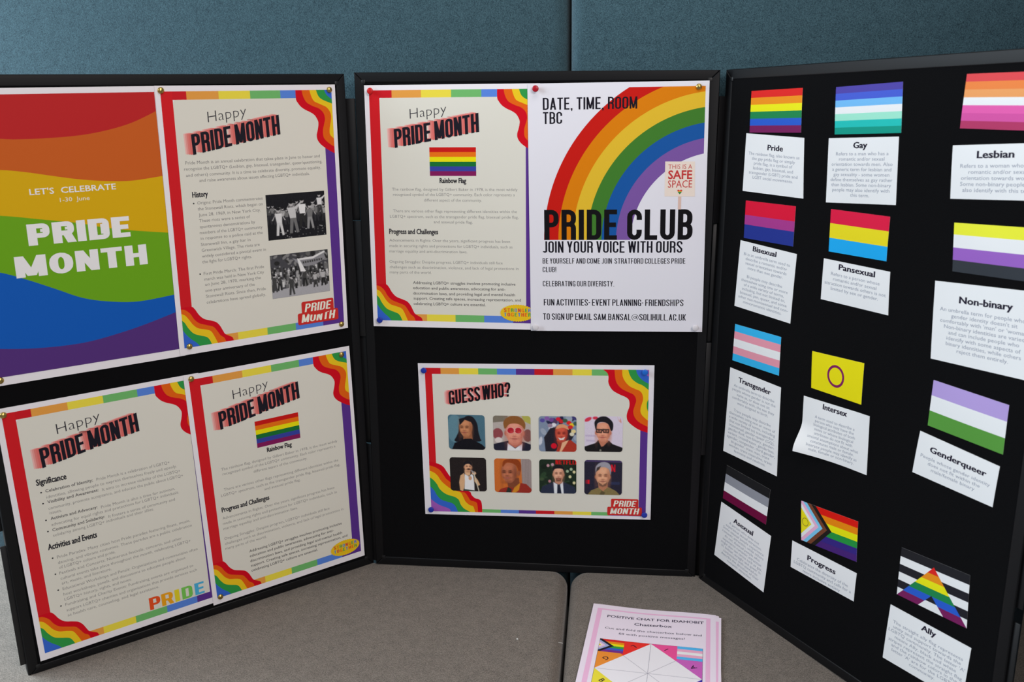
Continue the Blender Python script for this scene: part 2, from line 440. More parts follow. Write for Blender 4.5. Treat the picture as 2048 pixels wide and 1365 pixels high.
# ------------------------------------------------------------------ lettering, own condensed / heavy capitals
def arc(cx, cy, R, t, a0, a1, n=6, ry=None):
    ry = ry or R; o = []; ri, rj = max(0.004, R-t), max(0.004, ry-t*0.92 if t < 0.2 else ry-t*0.64)
    for i in range(n):
        p = math.radians(a0+(a1-a0)*i/n); q = math.radians(a0+(a1-a0)*(i+1)/n)
        o.append([(cx+(R)*math.cos(p), cy+ry*math.sin(p)), (cx+R*math.cos(q), cy+ry*math.sin(q)),
                  (cx+ri*math.cos(q), cy+rj*math.sin(q)), (cx+ri*math.cos(p), cy+rj*math.sin(p))])
    return o
def caps(ch, w_, t, hb=None):
    """strokes of a capital on a box w_ wide, 1 high, stroke t"""
    th = hb or (t*0.92 if t < 0.2 else t*0.64); R = min(w_/2, 0.30); r = min(R, 0.26)
    V = lambda x, y0, y1: [[(x, y0), (x+t, y0), (x+t, y1), (x, y1)]]
    Hh = lambda y, x0, x1: [[(x0, y), (x1, y), (x1, y+th), (x0, y+th)]]
    D = lambda x0, y0, x1, y1, k=1.0: [[(x0, y0), (x0+t*k, y0), (x1+t*k, y1), (x1, y1)]]
    wt = w_-t
    def ring(lo=0, hi=1, parts='tblr', ww=w_):
        R_ = min(ww/2, (hi-lo)/2); o = []
        if 't' in parts: o += arc(ww/2, hi-R_, ww/2, t, 0, 180, 8, R_)
        if 'b' in parts: o += arc(ww/2, lo+R_, ww/2, t, 180, 360, 8, R_)
        if 'l' in parts: o += V(0, lo+R_, hi-R_)
        if 'r' in parts: o += V(ww-t, lo+R_, hi-R_)
        return o
    def bowl(lo, hi, x1=w_):
        q = min(r, (hi-lo)/2, x1*0.55)
        return Hh(hi-th, t, x1-q)+Hh(lo, t, x1-q)+arc(x1-q, hi-q, q, t, 0, 90, 5)+arc(x1-q, lo+q, q, t, 270, 360, 5)+V(x1-t, lo+q, hi-q)
    m = 0.5
    g = {
     'I': lambda: V(0, 0, 1), 'O': lambda: ring(), 'L': lambda: V(0, 0, 1)+Hh(0, t, w_), 'H': lambda: V(0, 0, 1)+V(wt, 0, 1)+Hh(m-th/2, t, wt),
     'T': lambda: V((w_-t)/2, 0, 1-th)+Hh(1-th, 0, w_), 'E': lambda: V(0, 0, 1)+Hh(0, t, w_)+Hh(1-th, t, w_)+Hh(m-th/2, t, w_*0.92),
     'F': lambda: V(0, 0, 1)+Hh(1-th, t, w_)+Hh(m-th/2, t, w_*0.9), 'D': lambda: V(0, 0, 1)+bowl(0, 1),
     'P': lambda: V(0, 0, 1)+bowl(0.42 if t < 0.25 else 0.34, 1), 'B': lambda: V(0, 0, 1)+bowl(0.5-th/2, 1, w_*0.97)+bowl(0, 0.5+th/2),
     'R': lambda: V(0, 0, 1)+bowl(0.44 if t < 0.25 else 0.36, 1)+(V(wt, 0, 0.44+th-min(r, 0.2))+arc(w_-min(r, 0.2), 0.44+th-min(r, 0.2), min(r, 0.2), t, 0, 90, 5) if w_ < 0.6 else D(wt+t*0.15, 0, w_*0.42, 0.5)),
     'U': lambda: V(0, R, 1)+V(wt, R, 1)+arc(w_/2, R, w_/2, t, 180, 360, 8, R),
     'J': lambda: V(wt, R, 1)+arc(w_/2, R, w_/2, t, 190, 360, 8, R),
     'C': lambda: ring(parts='tbl')+V(wt, 0.66, 1-R)+V(wt, R, 0.34), 'G': lambda: ring(parts='tbl')+V(wt, 0.68, 1-R)+V(wt, 0, 0.5)+Hh(0.5-th, w_*0.5, wt),
     'Q': lambda: ring()+D(w_*0.9, -0.06, w_*0.5, 0.25),
     'S': lambda: arc(w_/2, 1-R, w_/2, t, 0, 180, 8, R)+arc(w_/2, R, w_/2, t, 180, 360, 8, R)+V(0, 0.64, 1-R)+V(wt, R, 0.36)+V(wt, 0.72, 1-R+0.001)+V(0, R, 0.28)+[[(0, 0.64), (t, 0.64), (w_, 0.36), (wt, 0.36)]]+[[(0, 0.66), (t*0.9, 0.72), (w_, 0.34), (wt, 0.30)]],
     'A': lambda: D(0, 0, (w_-t)/2, 1)+D(wt, 0, (w_-t)/2, 1)+Hh(0.2, w_*0.22, w_*0.78),
     'V': lambda: D((w_-t)/2, 0, 0, 1)+D((w_-t)/2, 0, wt, 1),
     'W': lambda: D(w_*0.27-t/2, 0, 0, 1)+D(w_*0.27-t/2, 0, w_/2-t/2, 1)+D(w_*0.73-t/2, 0, w_/2-t/2, 1)+D(w_*0.73-t/2, 0, wt, 1),
     'M': lambda: V(0, 0, 1)+V(wt, 0, 1)+D(w_/2-t/2, 0.06, 0.0, 1)+D(w_/2-t/2, 0.06, wt, 1),
     'N': lambda: V(0, 0, 1)+V(wt, 0, 1)+D(wt, 0, 0, 1), 'K': lambda: V(0, 0, 1)+D(wt, 0, t*0.8, 0.55)+D(t*0.7, 0.42, wt, 1),
     'X': lambda: D(0, 0, wt, 1)+D(wt, 0, 0, 1), 'Y': lambda: V((w_-t)/2, 0, 0.45)+D((w_-t)/2, 0.42, 0, 1)+D((w_-t)/2, 0.42, wt, 1),
     'Z': lambda: Hh(0, 0, w_)+Hh(1-th, 0, w_)+D(0, th*0.6, wt, 1-th*0.6),
     '?': lambda: arc(w_/2, 1-R, w_/2, t, 0, 180, 8, R)+V(0, 0.7, 1-R)+V(wt, 0.62, 1-R)+[[(wt, 0.62), (w_, 0.62), ((w_+t)/2, 0.4), ((w_-t)/2, 0.4)]]+V((w_-t)/2, 0.25, 0.4)+V((w_-t)/2, 0, 0.16),
     '!': lambda: V(0, 0.26, 1)+V(0, 0, 0.15), '.': lambda: V(0, 0, th), ',': lambda: V(0, 0, th)+[[(0.35*t, -0.12), (t*0.8, -0.12), (t, 0), (0.3*t, 0)]],
     '-': lambda: Hh(0.42, 0, w_),
     '@': lambda: [[(x*1.0, y-0.05) for x, y in q] for q in arc(0.42, 0.5, 0.42, t*0.55, -50, 290, 20, 0.5)]+[[(x+0.24, y+0.25) for x, y in q] for q in arc(0.17, 0.2, 0.17, t*0.6, 0, 360, 12, 0.2)]+[[(0.55, 0.25), (0.55+t*0.6, 0.25), (0.55+t*0.6, 0.68), (0.55, 0.68)]],
    }
    return g[ch]()
def cap_text(pr, s, u0, v0, u1, cap, col, v1=None, w_=0.40, t=0.135, gap=0.075, space=0.19, up=None, dz=0, skew=0.0, cols=None):
    wd = {'I': t, '.': t, ',': t, '!': t, '-': 0.17, '@': 0.86, 'M': w_*1.28, 'W': w_*1.42, 'L': w_*0.86, 'E': w_*0.88, 'F': w_*0.84, 'J': w_*0.8, 'T': w_*0.95, 'A': w_*1.05, ' ': space}
    x = 0; gl = []
    for i, ch in enumerate(s):
        ww = wd.get(ch, w_)
        if ch != ' ':
            gl.append((x, i, caps(ch, ww, t)))
        x += ww+(gap if ch != ' ' else 0)
    total = x-gap; v1 = v0 if v1 is None else v1
    ex, ey = (u1-u0)/total, (v1-v0)/total
    if up is None: up = (skew*cap, -cap)
    for gx, i, polys in gl:
        c = cols[i % len(cols)] if cols else col
        for k, q in enumerate(polys):
            pr.tri([(u0+(gx+x)*ex+y*up[0], v0+(gx+x)*ey+y*up[1]) for x, y in q], [(0, 1, 2, 3)], c, dz+(0.25*(k % 12) if t > 0.25 else 0))

# ------------------------------------------------------------------ the printed poster template
RED, ORA, YEL, GRE, BLU, PUR = (190, 24, 34), (214, 148, 66), (220, 204, 66), (104, 172, 100), (82, 124, 204), (84, 48, 132)
LRED = (196, 26, 34)
W_RED, W_ORA, W_YEL, W_GRE, W_BLU, W_PNK = (196, 8, 28), (214, 92, 16), (222, 186, 30), (44, 142, 66), (50, 96, 192), (150, 84, 170)
CREAM = (207, 205, 194)
DARK = (26, 24, 34); BODY = (120, 118, 118); BOLD = (66, 64, 68)
TR = {'red': [(225.5,8.5),(225.6,22.8),(228.5,28.8),(233.5,34.9),(240.9,40.0),(251.7,45.2),(258.1,50.4),(262.5,58.7),(262.8,64.8),(261.1,72.8),(258.8,80.9),(259.1,87.1),(262.1,93.3),(268.5,99.8),(281.7,108.6),(290,112.7)],
 'ora': [(236.5,8.5),(238.4,18.0),(243.9,28.1),(254.7,34.3),(265.6,38.5),(273.1,45.7),(275.5,54.9),(273.0,65.1),(270.7,73.2),(270.7,83.4),(273.7,89.7),(282.4,97.2),(290,101.7)],
 'yel': [(250.2,8.5),(252.5,17.2),(257.4,26.3),(268.4,31.5),(279.4,36.7),(285.7,45.0),(287.0,53.2),(285.0,63.4),(282.8,73.6),(283.4,81.8),(290,88.2)],
 'gre': [(262.0,8.5),(265.8,18.4),(273.3,24.5),(290,30.9)], 'blu': [(276.6,8.5),(280.7,16.6),(290,23.8)]}
BL = {'red': [(8,342.5),(24.2,342.1),(30.0,347.0),(35.6,356.9),(43.2,364.8),(54.9,369.6),(62.7,373.4),(68.4,380.4),(72.1,388.3),(75.8,395.3),(83.6,400.2),(87.5,403.1),(89.3,408.5)],
 'ora': [(8,344.8),(14.2,346.3),(21.9,353.2),(27.4,363.1),(35.1,371.0),(48.7,376.7),(57.5,380.6),(63.2,388.5),(67.9,396.5),(73.7,401.4),(76.4,408.5)],
 'yel': [(8,351.8),(13.9,355.3),(19.5,363.2),(25.1,372.2),(32.8,379.1),(44.6,382.9),(52.4,386.7),(57.0,394.7),(62.6,408.5)],
 'gre': [(8,362.5),(12.4,367.4),(17.0,376.4),(24.6,386.3),(34.4,391.2),(44.2,395.0),(49.0,399.9),(52.6,408.5)],
 'blu': [(8,378.6),(12.7,386.5),(20.3,395.5),(28.0,402.4),(32.7,408.5)]}
WC = {'red': W_RED, 'ora': W_ORA, 'yel': W_YEL, 'gre': W_GRE, 'blu': W_BLU, 'pur': W_PNK}
def border(sh, w_=297, h_=420, bounds=(46.8, 97, 148, 199, 250), tr=TR, bl=BL, x0=8, x1=290, y0=8.5, y1=408.5, xi=25.5, xj=273, yi=21, yj=396, bot=None):
    p = Print(sh, 'printed_border', 0.6)
    seq = [RED, ORA, YEL, GRE, BLU, PUR]
    p.poly(rect(x0, y0, xi, y1), LRED); p.poly(rect(xj, y0, x1, y1), PUR)
    for (bs, a, b) in ((bounds, y0, yi), (bot or bounds, yj, y1)):
        e = [xi]+list(bs)+[xj]
        for i in range(len(e)-1): p.poly(rect(e[i], a, e[i+1], b), seq[i % 6])
    # inner corners of the coloured border are rounded: cream field laid over it
    p.poly(rrect(xi, yi, xj, yj, 6), CREAM, 0.5)
    for i, k in enumerate(('red', 'ora', 'yel', 'gre', 'blu', 'pur')):
        if k in tr: p.poly(smooth_line(tr[k])+[(x1, y0)], WC[k], 1.1+i*0.45)
        if k in bl: p.poly(smooth_line(bl[k])+[(x0, y1)], WC[k], 1.1+i*0.45)
    p.done(); return p
def happy_heading(sh):
    p = Print(sh, 'heading', 2)
    text(p, 'Happy', 76.8, 55.9, 16.4, (54, 52, 58), 139.5, 46.8, off=-0.014, up=(-0.2, -16.4))
    for i, (dx, c) in enumerate(((-11.5, (222, 172, 166)), (-9.2, (214, 144, 138)), (-6.6, (208, 118, 112)), (-3.6, (206, 104, 98)))):
        cap_text(p, 'PRIDE MONTH', 49.3+dx, 104.3+dx*0.12, 194.6+dx, 31.0, c, 77.8+dx*0.12, t=0.155, w_=0.40, gap=0.05, space=0.15, up=(-1.0, -31.2), dz=i)
    cap_text(p, 'PRIDE MONTH', 49.3, 104.3, 194.6, 31.2, DARK, 77.8, t=0.155, w_=0.40, gap=0.05, space=0.15, up=(-1.0, -31.2), dz=5)
    p.done(0)
def sub(p, s, u0, v, u1, cap):
    for d in (0, 0.45): text(p, s, u0+d, v, cap, (34, 33, 42), u1+d-0.45, off=0.016)
RAIN = [(190, 22, 20), (222, 108, 18), (226, 214, 10), (22, 106, 48), (52, 62, 150), (122, 24, 84)]
def rainbow_flag(sh):
    p = Print(sh, 'printed_flag', 2)
    for i, c in enumerate(RAIN): p.poly(rect(108.8, 103.3+i*8.03, 188.6, 103.3+(i+1)*8.03), c)
    p.done()
LB = [('The rainbow flag, designed by Gilbert Baker in 1978, is the most widely', 41.9, 258.7, 176.8), ('recognized symbol of the LGBTQ+ community. Each color represents a', 43.5, 254, 185.6), ('different aspect of the community.', 97.5, 197.5, 195.2),
      ('There are various other flags representing different identities within the', 42.5, 257.6, 214.2), ('LGBTQ+ spectrum, such as the transgender pride flag, bisexual pride flag,', 36.7, 260.3, 223.8), ('and asexual pride flag.', 113.4, 181, 232.9),
      ('Advancements in Rights: Over the years, significant progress has been', 34.2, 245.5, 265.6), ('made in securing rights and protections for LGBTQ+ individuals, such as', 33.9, 249.6, 275.4), ('marriage equality and anti-discrimination laws.', 33.5, 171, 285),
      ('Ongoing Struggles: Despite progress, LGBTQ+ individuals still face', 33, 232.3, 303.8), ('challenges such as discrimination, violence, and lack of legal protections in', 33.1, 259.9, 313.4), ('many parts of the world.', 32.8, 107.3, 322.6)]
LBB = [('Addressing LGBTQ+ struggles involves promoting inclusive', 73.8, 254.4, 341), ('education and public awareness, advocating for anti-', 73.6, 236.7, 350.4), ('discrimination laws, and providing legal and mental health', 73.4, 253.6, 360.2), ('support. Creating safe spaces, increasing representation, and', 73.8, 263.9, 369.3), ('celebrating LGBTQ+ culture are essential.', 73.7, 201.6, 379)]
def flag_poster(sh):
    border(sh); happy_heading(sh); rainbow_flag(sh)
    p = Print(sh, 'subheading', 2); sub(p, 'Rainbow Flag', 125.2, 163.4, 171.3, 8.2); p.done(0)
    p = Print(sh, 'subheading', 2); sub(p, 'Progress and Challenges', 34.3, 252.1, 120.6, 8.8); p.done(0)
    p = Print(sh, 'body_text', 2)
    for i, (s, a, b, v) in enumerate(LB):
        if i == 6: p.done(0); p = Print(sh, 'body_text', 2)
        text(p, s, a, v, 4.9, BODY, b, off=-0.006)
    p.done(0); p = Print(sh, 'closing_text', 2)
    for s, a, b, v in LBB: text(p, s, a, v, 4.9, BOLD, b, off=0.006)
    p.done(0)
    q = Print(sh, 'printed_badge', 9)
    pts = []
    for i in range(88):
        a = 2*math.pi*i/88; k = 1.0 if i % 2 else 0.93
        pts.append((257.5+31*k*math.cos(a), 390.2+15.8*k*math.sin(a)))
    q.poly(pts, (222, 182, 28))
    cc = [(206, 52, 40), (214, 96, 30), (60, 150, 70), (46, 128, 190), (196, 60, 60), (220, 110, 30), (60, 150, 80), (50, 110, 200)]
    cap_text(q, 'STRONGER', 234, 388.4, 281.5, 6.6, None, t=0.17, w_=0.5, gap=0.16, dz=1, cols=cc)
    cap_text(q, 'TOGETHER', 234, 396.4, 281.5, 6.4, None, t=0.17, w_=0.5, gap=0.16, dz=1, cols=cc[3:]+cc[:3])
    q.done(0)
def pride_badge(sh, ox, oy, k):
    q = Print(sh, 'printed_badge', 9); c = (190, 44, 40)
    q.poly([(ox+x*k, oy+y*k) for x, y in rrect(8, 0, 68, 22, 3)], c)
    q.poly([(ox+x*k, oy+y*k) for x, y in rrect(0, 19.5, 76, 40, 3)], c, 0.5)
    cap_text(q, 'PRIDE', ox+13*k, oy+18.5*k, ox+61*k, 14.5*k, (232, 226, 206), t=0.2, w_=0.58, gap=0.1, skew=0.2, dz=1)
    cap_text(q, 'MONTH', ox+6*k, oy+36.5*k, ox+68*k, 14.5*k, (232, 226, 206), t=0.2, w_=0.58, gap=0.1, skew=0.2, dz=1)
    q.done(0)
def bullets(p, pts):
    for u, v in pts: p.poly(ell(u, v, 1.25, 1.25, 10), (40, 40, 44))
POSTER_PAPER = (222, 219, 224)
PG = 'printed paper posters on the board'
UNDER, OVER = 1.5, 3.0

# centre panel
def S_(name, label, k, quad, w_, h_, lift, amp, seed, **kw): return Sheet(name, label, kw.pop('cat', 'poster'), PM[k], quad, w_, h_, lift, amp, seed, **kw)
sA = S_('poster', 'rainbow flag poster on the centre panel, top left, pinned with red and blue pins', 'C', [(16.8,890.5),(313.8,892),(315,472),(15.6,472.8)], 297, 420, UNDER, 1.0, 1, group=PG, paper=POSTER_PAPER)
flag_poster(sA)
sC = S_('poster', 'white poster with a quarter rainbow and big black lettering, centre panel top right', 'C', [(292.9,891.5),(589.3,894.7),(596.8,474.6),(299.3,470.7)], 297, 420, OVER, 1.6, 2, group=PG, paper=(216, 215, 222))
p = Print(sC, 'printed_rainbow', 1)
CC = [(186, 22, 14), (206, 118, 4), (212, 174, 44), (60, 116, 40), (20, 80, 150), (114, 80, 150)]
clipr = rect(20, 8.3, 291, 259.2)
for i, c in enumerate(CC):
    r0, r1 = 295.3-24.55*i, 295.3-24.55*(i+1)
    for j in range(44):
        a, b = math.radians(178+j*2.25), math.radians(178+(j+1)*2.25)
        q = [(320.3+r*math.cos(t), 261.2+r*math.sin(t)) for r, t in ((r0, a), (r0, b), (r1, b), (r1, a))]
        p.poly(q, c, 0, clipr)
p.done()
p = Print(sC, 'printed_placard', 3)
p.poly(rect(250.6, 186, 255.9, 208), (206, 176, 164)); p.poly([(228.2, 128.4), (277, 128.9), (278.3, 186.6), (228, 186)], (220, 206, 194), 1)
SR = (184, 52, 52)
text(p, 'THIS IS A', 233.5, 140.8, 7.4, SR, 272.7, off=-0.004, dz=2); text(p, 'SAFE', 233.4, 157, 13.4, SR, 273, off=0.022, dz=2); text(p, 'SPACE', 233.3, 171.6, 12, SR, 273.3, off=0.0, dz=2)
for i, (dx, dy, c) in enumerate(((-2.2, -1.6, (196, 50, 44)), (2.2, -1.6, (196, 50, 44)))): p.poly(ell(253.2+dx, 178+dy, 2.1, 1.5, 10), c, 2)
p.poly([(249.6, 178.4), (256.8, 178.4), (253.2, 183)], (60, 130, 60), 2); p.poly(rect(250, 177.2, 256.4, 178.4), (222, 150, 40), 3)
p.done()
p = Print(sC, 'heading', 2.5); K = (22, 19, 30)
cap_text(p, 'PRIDE CLUB', 25.6, 259.2, 276, 51.5, (14, 12, 16), t=0.168, w_=0.47, gap=0.09, space=0.235)
p.done(0); p = Print(sC, 'date_text', 2.5)
cap_text(p, 'DATE, TIME, ROOM', 25.3, 42.5, 180.9, 19.4, K, t=0.12, w_=0.40, gap=0.085, space=0.2)
cap_text(p, 'TBC', 25.3, 65.3, 57.2, 19.3, K, t=0.12, w_=0.40, gap=0.085)
p.done(0); p = Print(sC, 'subheading', 1.5)
cap_text(p, 'JOIN YOUR VOICE WITH OURS', 22.5, 281.2, 259.8, 19.8, K, t=0.12, w_=0.385, gap=0.08, space=0.16)
p.done(0)
p = Print(sC, 'body_text', 1.5)
cap_text(p, 'BE YOURSELF AND COME JOIN  STRATFORD COLLEGES PRIDE', 22.1, 300.1, 265.3, 9.3, K, t=0.115, w_=0.40, gap=0.1, space=0.15)
cap_text(p, 'CLUB!', 22, 315.2, 45.4, 9.3, K, t=0.115, w_=0.40, gap=0.1)
cap_text(p, 'CELEBRATING OUR DIVERISTY.', 22, 340, 145.3, 9.3, K, t=0.115, w_=0.40, gap=0.1, space=0.15)
cap_text(p, 'FUN ACTIVITIES- EVENT PLANNING- FRIENDSHIPS', 23.2, 374.2, 263.9, 11.4, K, t=0.115, w_=0.385, gap=0.085, space=0.15)
cap_text(p, 'TO SIGN UP EMAIL SAM.BANSAL@SOLIHULL.AC.UK', 21.6, 399.8, 268.7, 11.3, K, t=0.115, w_=0.385, gap=0.085, space=0.15)
p.done(0)

# left panel
sB = S_('poster', 'large rainbow wave poster with white lettering, left panel top left', 'L', [(2,893),(299,894.2),(294,474),(-3,476)], 297, 420, UNDER, 1.0, 3, group=PG, paper=POSTER_PAPER)
p = Print(sB, 'printed_waves', 1); x0, x1, y0, y1 = 8, 289, 8.5, 407.5
waves = [None, [(8,58),(75.2,68.2),(108.1,70.0),(142.3,69.6),(177.6,67.7),(214.4,62.2),(252.8,52.1),(289,36.4)], [(8,106),(69.7,110.8),(102.4,116.0),(135.8,123.3),(170.4,130.3),(206.4,135.2),(243.8,137.1),(289,133.0)],
 [(8,168),(61.6,174.0),(114.0,184.0),(161.5,193.4),(187.7,201.0),(226.5,209.9),(289,220.2)], [(8,242),(51.2,254.3),(85.2,269.4),(120.2,287.4),(156.3,306.0),(194.8,316.7),(235.3,321.9),(289,318.5)],
 [(8,356),(37.0,364.9),(91.1,372.4),(148.6,374.0),(199.7,367.5),(242.1,358.9),(289,346.8)]]
for i, c in enumerate([(176, 34, 36), (188, 88, 30), (202, 160, 12), (100, 156, 24), (14, 84, 172), (78, 46, 114)]):
    p.poly((smooth_line(waves[i]) if waves[i] else [(x0, y0), (x1, y0)])+[(x1, y1), (x0, y1)], c, i)
p.done()
p = Print(sB, 'heading', 7); WH = (224, 220, 230)
cap_text(p, 'PRIDE', 92.3, 220.4, 232.9, 31, WH, t=0.34, w_=0.82, gap=0.1); cap_text(p, 'MONTH', 70.9, 265.3, 253.7, 31, WH, t=0.32, w_=0.86, gap=0.1)
p.done(0)
p = Print(sB, 'subheading', 7)
text(p, "LET'S  CELEBRATE", 102.3, 148.1, 8.3, WH, 219.5, off=0.012); text(p, '1-30  June', 140.6, 160.9, 6.0, (222, 214, 196), 181.1, off=0.004)
p.done(0)

sH = S_('poster', 'history poster with two black and white photos, left panel top right', 'L', [(291.5,894.5),(586.2,894.0),(581.8,474.2),(285,475)], 297, 420, OVER, 1.5, 4, group=PG, paper=POSTER_PAPER)
border(sH); happy_heading(sH)
p = Print(sH, 'body_text', 2)
for s, a, b, v in [('Pride Month is an annual celebration that takes place in June to honor and', 36, 262, 118.3), ('recognize the LGBTQ+ (Lesbian, gay, bisexual, transgender, queer/questioning,', 33.3, 265.6, 127.5), ('and others) community. It is a time to celebrate diversity, promote equality,', 35.3, 262.6, 137.2), ('and raise awareness about issues affecting LGBTQ+ individuals.', 55.3, 241.6, 146.3),
   ('Origins: Pride Month commemorates', 48.9, 155.6, 181), ('the Stonewall Riots, which began on', 48.7, 155.3, 190.3), ('June 28, 1969, in New York City.', 49.6, 151, 199.8), ('These riots were a series of', 49.4, 132.1, 209.1), ('spontaneous demonstrations by', 49.5, 140, 218.5), ('members of the LGBTQ+ community', 48.7, 152, 228), ('in response to a police raid at the', 49.4, 152, 237.1), ('Stonewall Inn, a gay bar in', 48.9, 130.1, 246.7), ('Greenwich Village. The riots are', 49.4, 145.2, 256.2), ('widely considered a pivotal event in', 49, 155.2, 265.5), ('the fight for LGBTQ+ rights.', 48.6, 130.2, 274.8),
   ('First Pride March: The first Pride', 49.3, 149.8, 293.9), ('march was held in New York City', 49.4, 149.1, 302.9), ('on June 28, 1970, marking the', 49.8, 143.2, 311.6), ('one-year anniversary of the', 49.4, 131.7, 321.5), ('Stonewall Riots. Since then, Pride', 49.7, 150.2, 331), ('celebrations have spread globally.', 49.9, 149.4, 341)]:
    if s.startswith('Origins') or s.startswith('First'): p.done(0); p = Print(sH, 'body_text', 2)
    text(p, s, a, v, 4.9, (106, 104, 105), b, off=-0.004)
bullets(p, [(43.2, 179), (43.5, 291.5)]); p.done(0)
p = Print(sH, 'subheading', 2); sub(p, 'History', 42, 169.6, 66.8, 8.6); p.done(0)
rr = random.Random(5)
def figure(p, x, y, h, top, leg, clip, lean=0, arm=0):
    skin = (168, 166, 166)
    p.poly(ell(x+lean*h, y-h*0.92, h*0.075, h*0.09, 10), skin, 3, clip); p.poly(ell(x+lean*h, y-h*0.965, h*0.08, h*0.055, 10), (22, 22, 24), 4, clip)
    p.poly([(x-h*0.14+lean*h, y-h*0.8), (x+h*0.14+lean*h, y-h*0.8), (x+h*0.1, y-h*0.45), (x-h*0.1, y-h*0.45)], top, 3, clip)
    p.poly([(x-h*0.1, y-h*0.47), (x+h*0.02, y-h*0.47), (x-h*0.04, y), (x-h*0.14, y)], leg, 2, clip)
    p.poly([(x-h*0.01, y-h*0.47), (x+h*0.1, y-h*0.47), (x+h*0.18, y-h*0.02), (x+h*0.09, y)], leg, 2, clip)
    for sg in (-1, 1):
        ex, ey = x+sg*h*(0.24+arm*0.1)+lean*h, y-h*(0.55+(arm if sg > 0 else 0)*0.4)
        p.poly([(x+sg*h*0.1+lean*h, y-h*0.8), (x+sg*h*0.16+lean*h, y-h*0.72), (ex+sg*h*0.03, ey), (ex-sg*h*0.02, ey)], top if arm else skin, 4, clip)
cl = rect(161, 174.3, 266, 249.5); p = PhotoMM(sH, (161, 174.3, 266, 249.5), 168, 120, (26, 26, 30), soft=1.1)
for i in range(16): figure(p, 164+i*6.6+rr.uniform(-2, 2), 218+rr.uniform(-3, 8), rr.uniform(26, 34), rr.choice([(70,)*3, (110,)*3, (48,)*3, (150,)*3]), (44, 44, 48), cl, 0, rr.choice([0, 0, 1]))
for x, y, h, tc, lc, ln, ar in ((182, 243, 46, (206,)*3, (196,)*3, -0.02, 0), (207, 241, 54, (188,)*3, (104,)*3, -0.05, 1), (224, 232, 48, (214,)*3, (40,)*3, 0, 0), (237, 236, 42, (110,)*3, (136,)*3, 0.02, 0), (256, 214, 36, (206,)*3, (60,)*3, 0, 1)): figure(p, x, y, h, tc, lc, cl, ln, ar)
for i in range(34): p.poly(ell(rr.uniform(164, 264), rr.uniform(232, 248), rr.uniform(0.5, 1.6), rr.uniform(0.4, 1.2), 8), rr.choice([(190,)*3, (150,)*3, (90,)*3]), 4, cl)
p.done('black and white photo of a night crowd facing the camera')
cl = rect(161, 274.8, 266.3, 348.5); p = PhotoMM(sH, (161, 274.8, 266.3, 348.5), 168, 120, (66, 66, 70), soft=1.1); p.poly([(161, 336), (266.3, 326), (266.3, 348.5), (161, 348.5)], (158, 158, 162), 1, cl)
for i in range(46):
    x = rr.uniform(161, 266); p.poly(ell(x, rr.uniform(276, 292), rr.uniform(2, 6), rr.uniform(1.5, 5), 8, rr.uniform(0, 3)), rr.choice([(38,)*3, (52,)*3, (90,)*3, (120,)*3]), 1, cl)
for row in range(4):
    for i in range(24):
        x = 161+i*4.5+rr.uniform(-2, 2); y = 302+row*8+rr.uniform(-3, 3); g = rr.choice([34, 60, 100, 150, 190])
        p.poly(ell(x, y-4, 1.3, 1.6, 8), rr.choice([(150,)*3, (110,)*3, (40,)*3]), 2+row*0.3, cl); p.poly([(x-2.2, y-2.5), (x+2.2, y-2.5), (x+1.8, y+7), (x-1.8, y+7)], (g,)*3, 2+row*0.3, cl)
for x, y, h in ((196, 346, 34), (221, 334, 30), (240, 338, 28), (255, 337, 30), (175, 336, 26), (166, 338, 30)): figure(p, x, y, h, rr.choice([(60,)*3, (170,)*3]), rr.choice([(34,)*3, (60,)*3]), cl)
p.poly([(200, 283), (212, 287), (238, 286), (258, 278), (262, 290), (240, 299), (224, 300), (214, 298)], (128, 128, 132), 6, cl)
p.poly([(209, 284), (213, 286), (224, 308), (214, 308)], (214,)*3, 7, cl); p.poly([(212, 285), (238, 284), (260, 276), (261, 279), (238, 288), (214, 288)], (206,)*3, 7, cl)
for i in range(9): p.poly(rect(219+i*4.2, 291-i*0.3, 221.6+i*4.2, 294.5-i*0.3), (58,)*3, 7, cl)
p.done('black and white photo of a daytime march with a banner')
pride_badge(sH, 203.6, 361, 1.0)

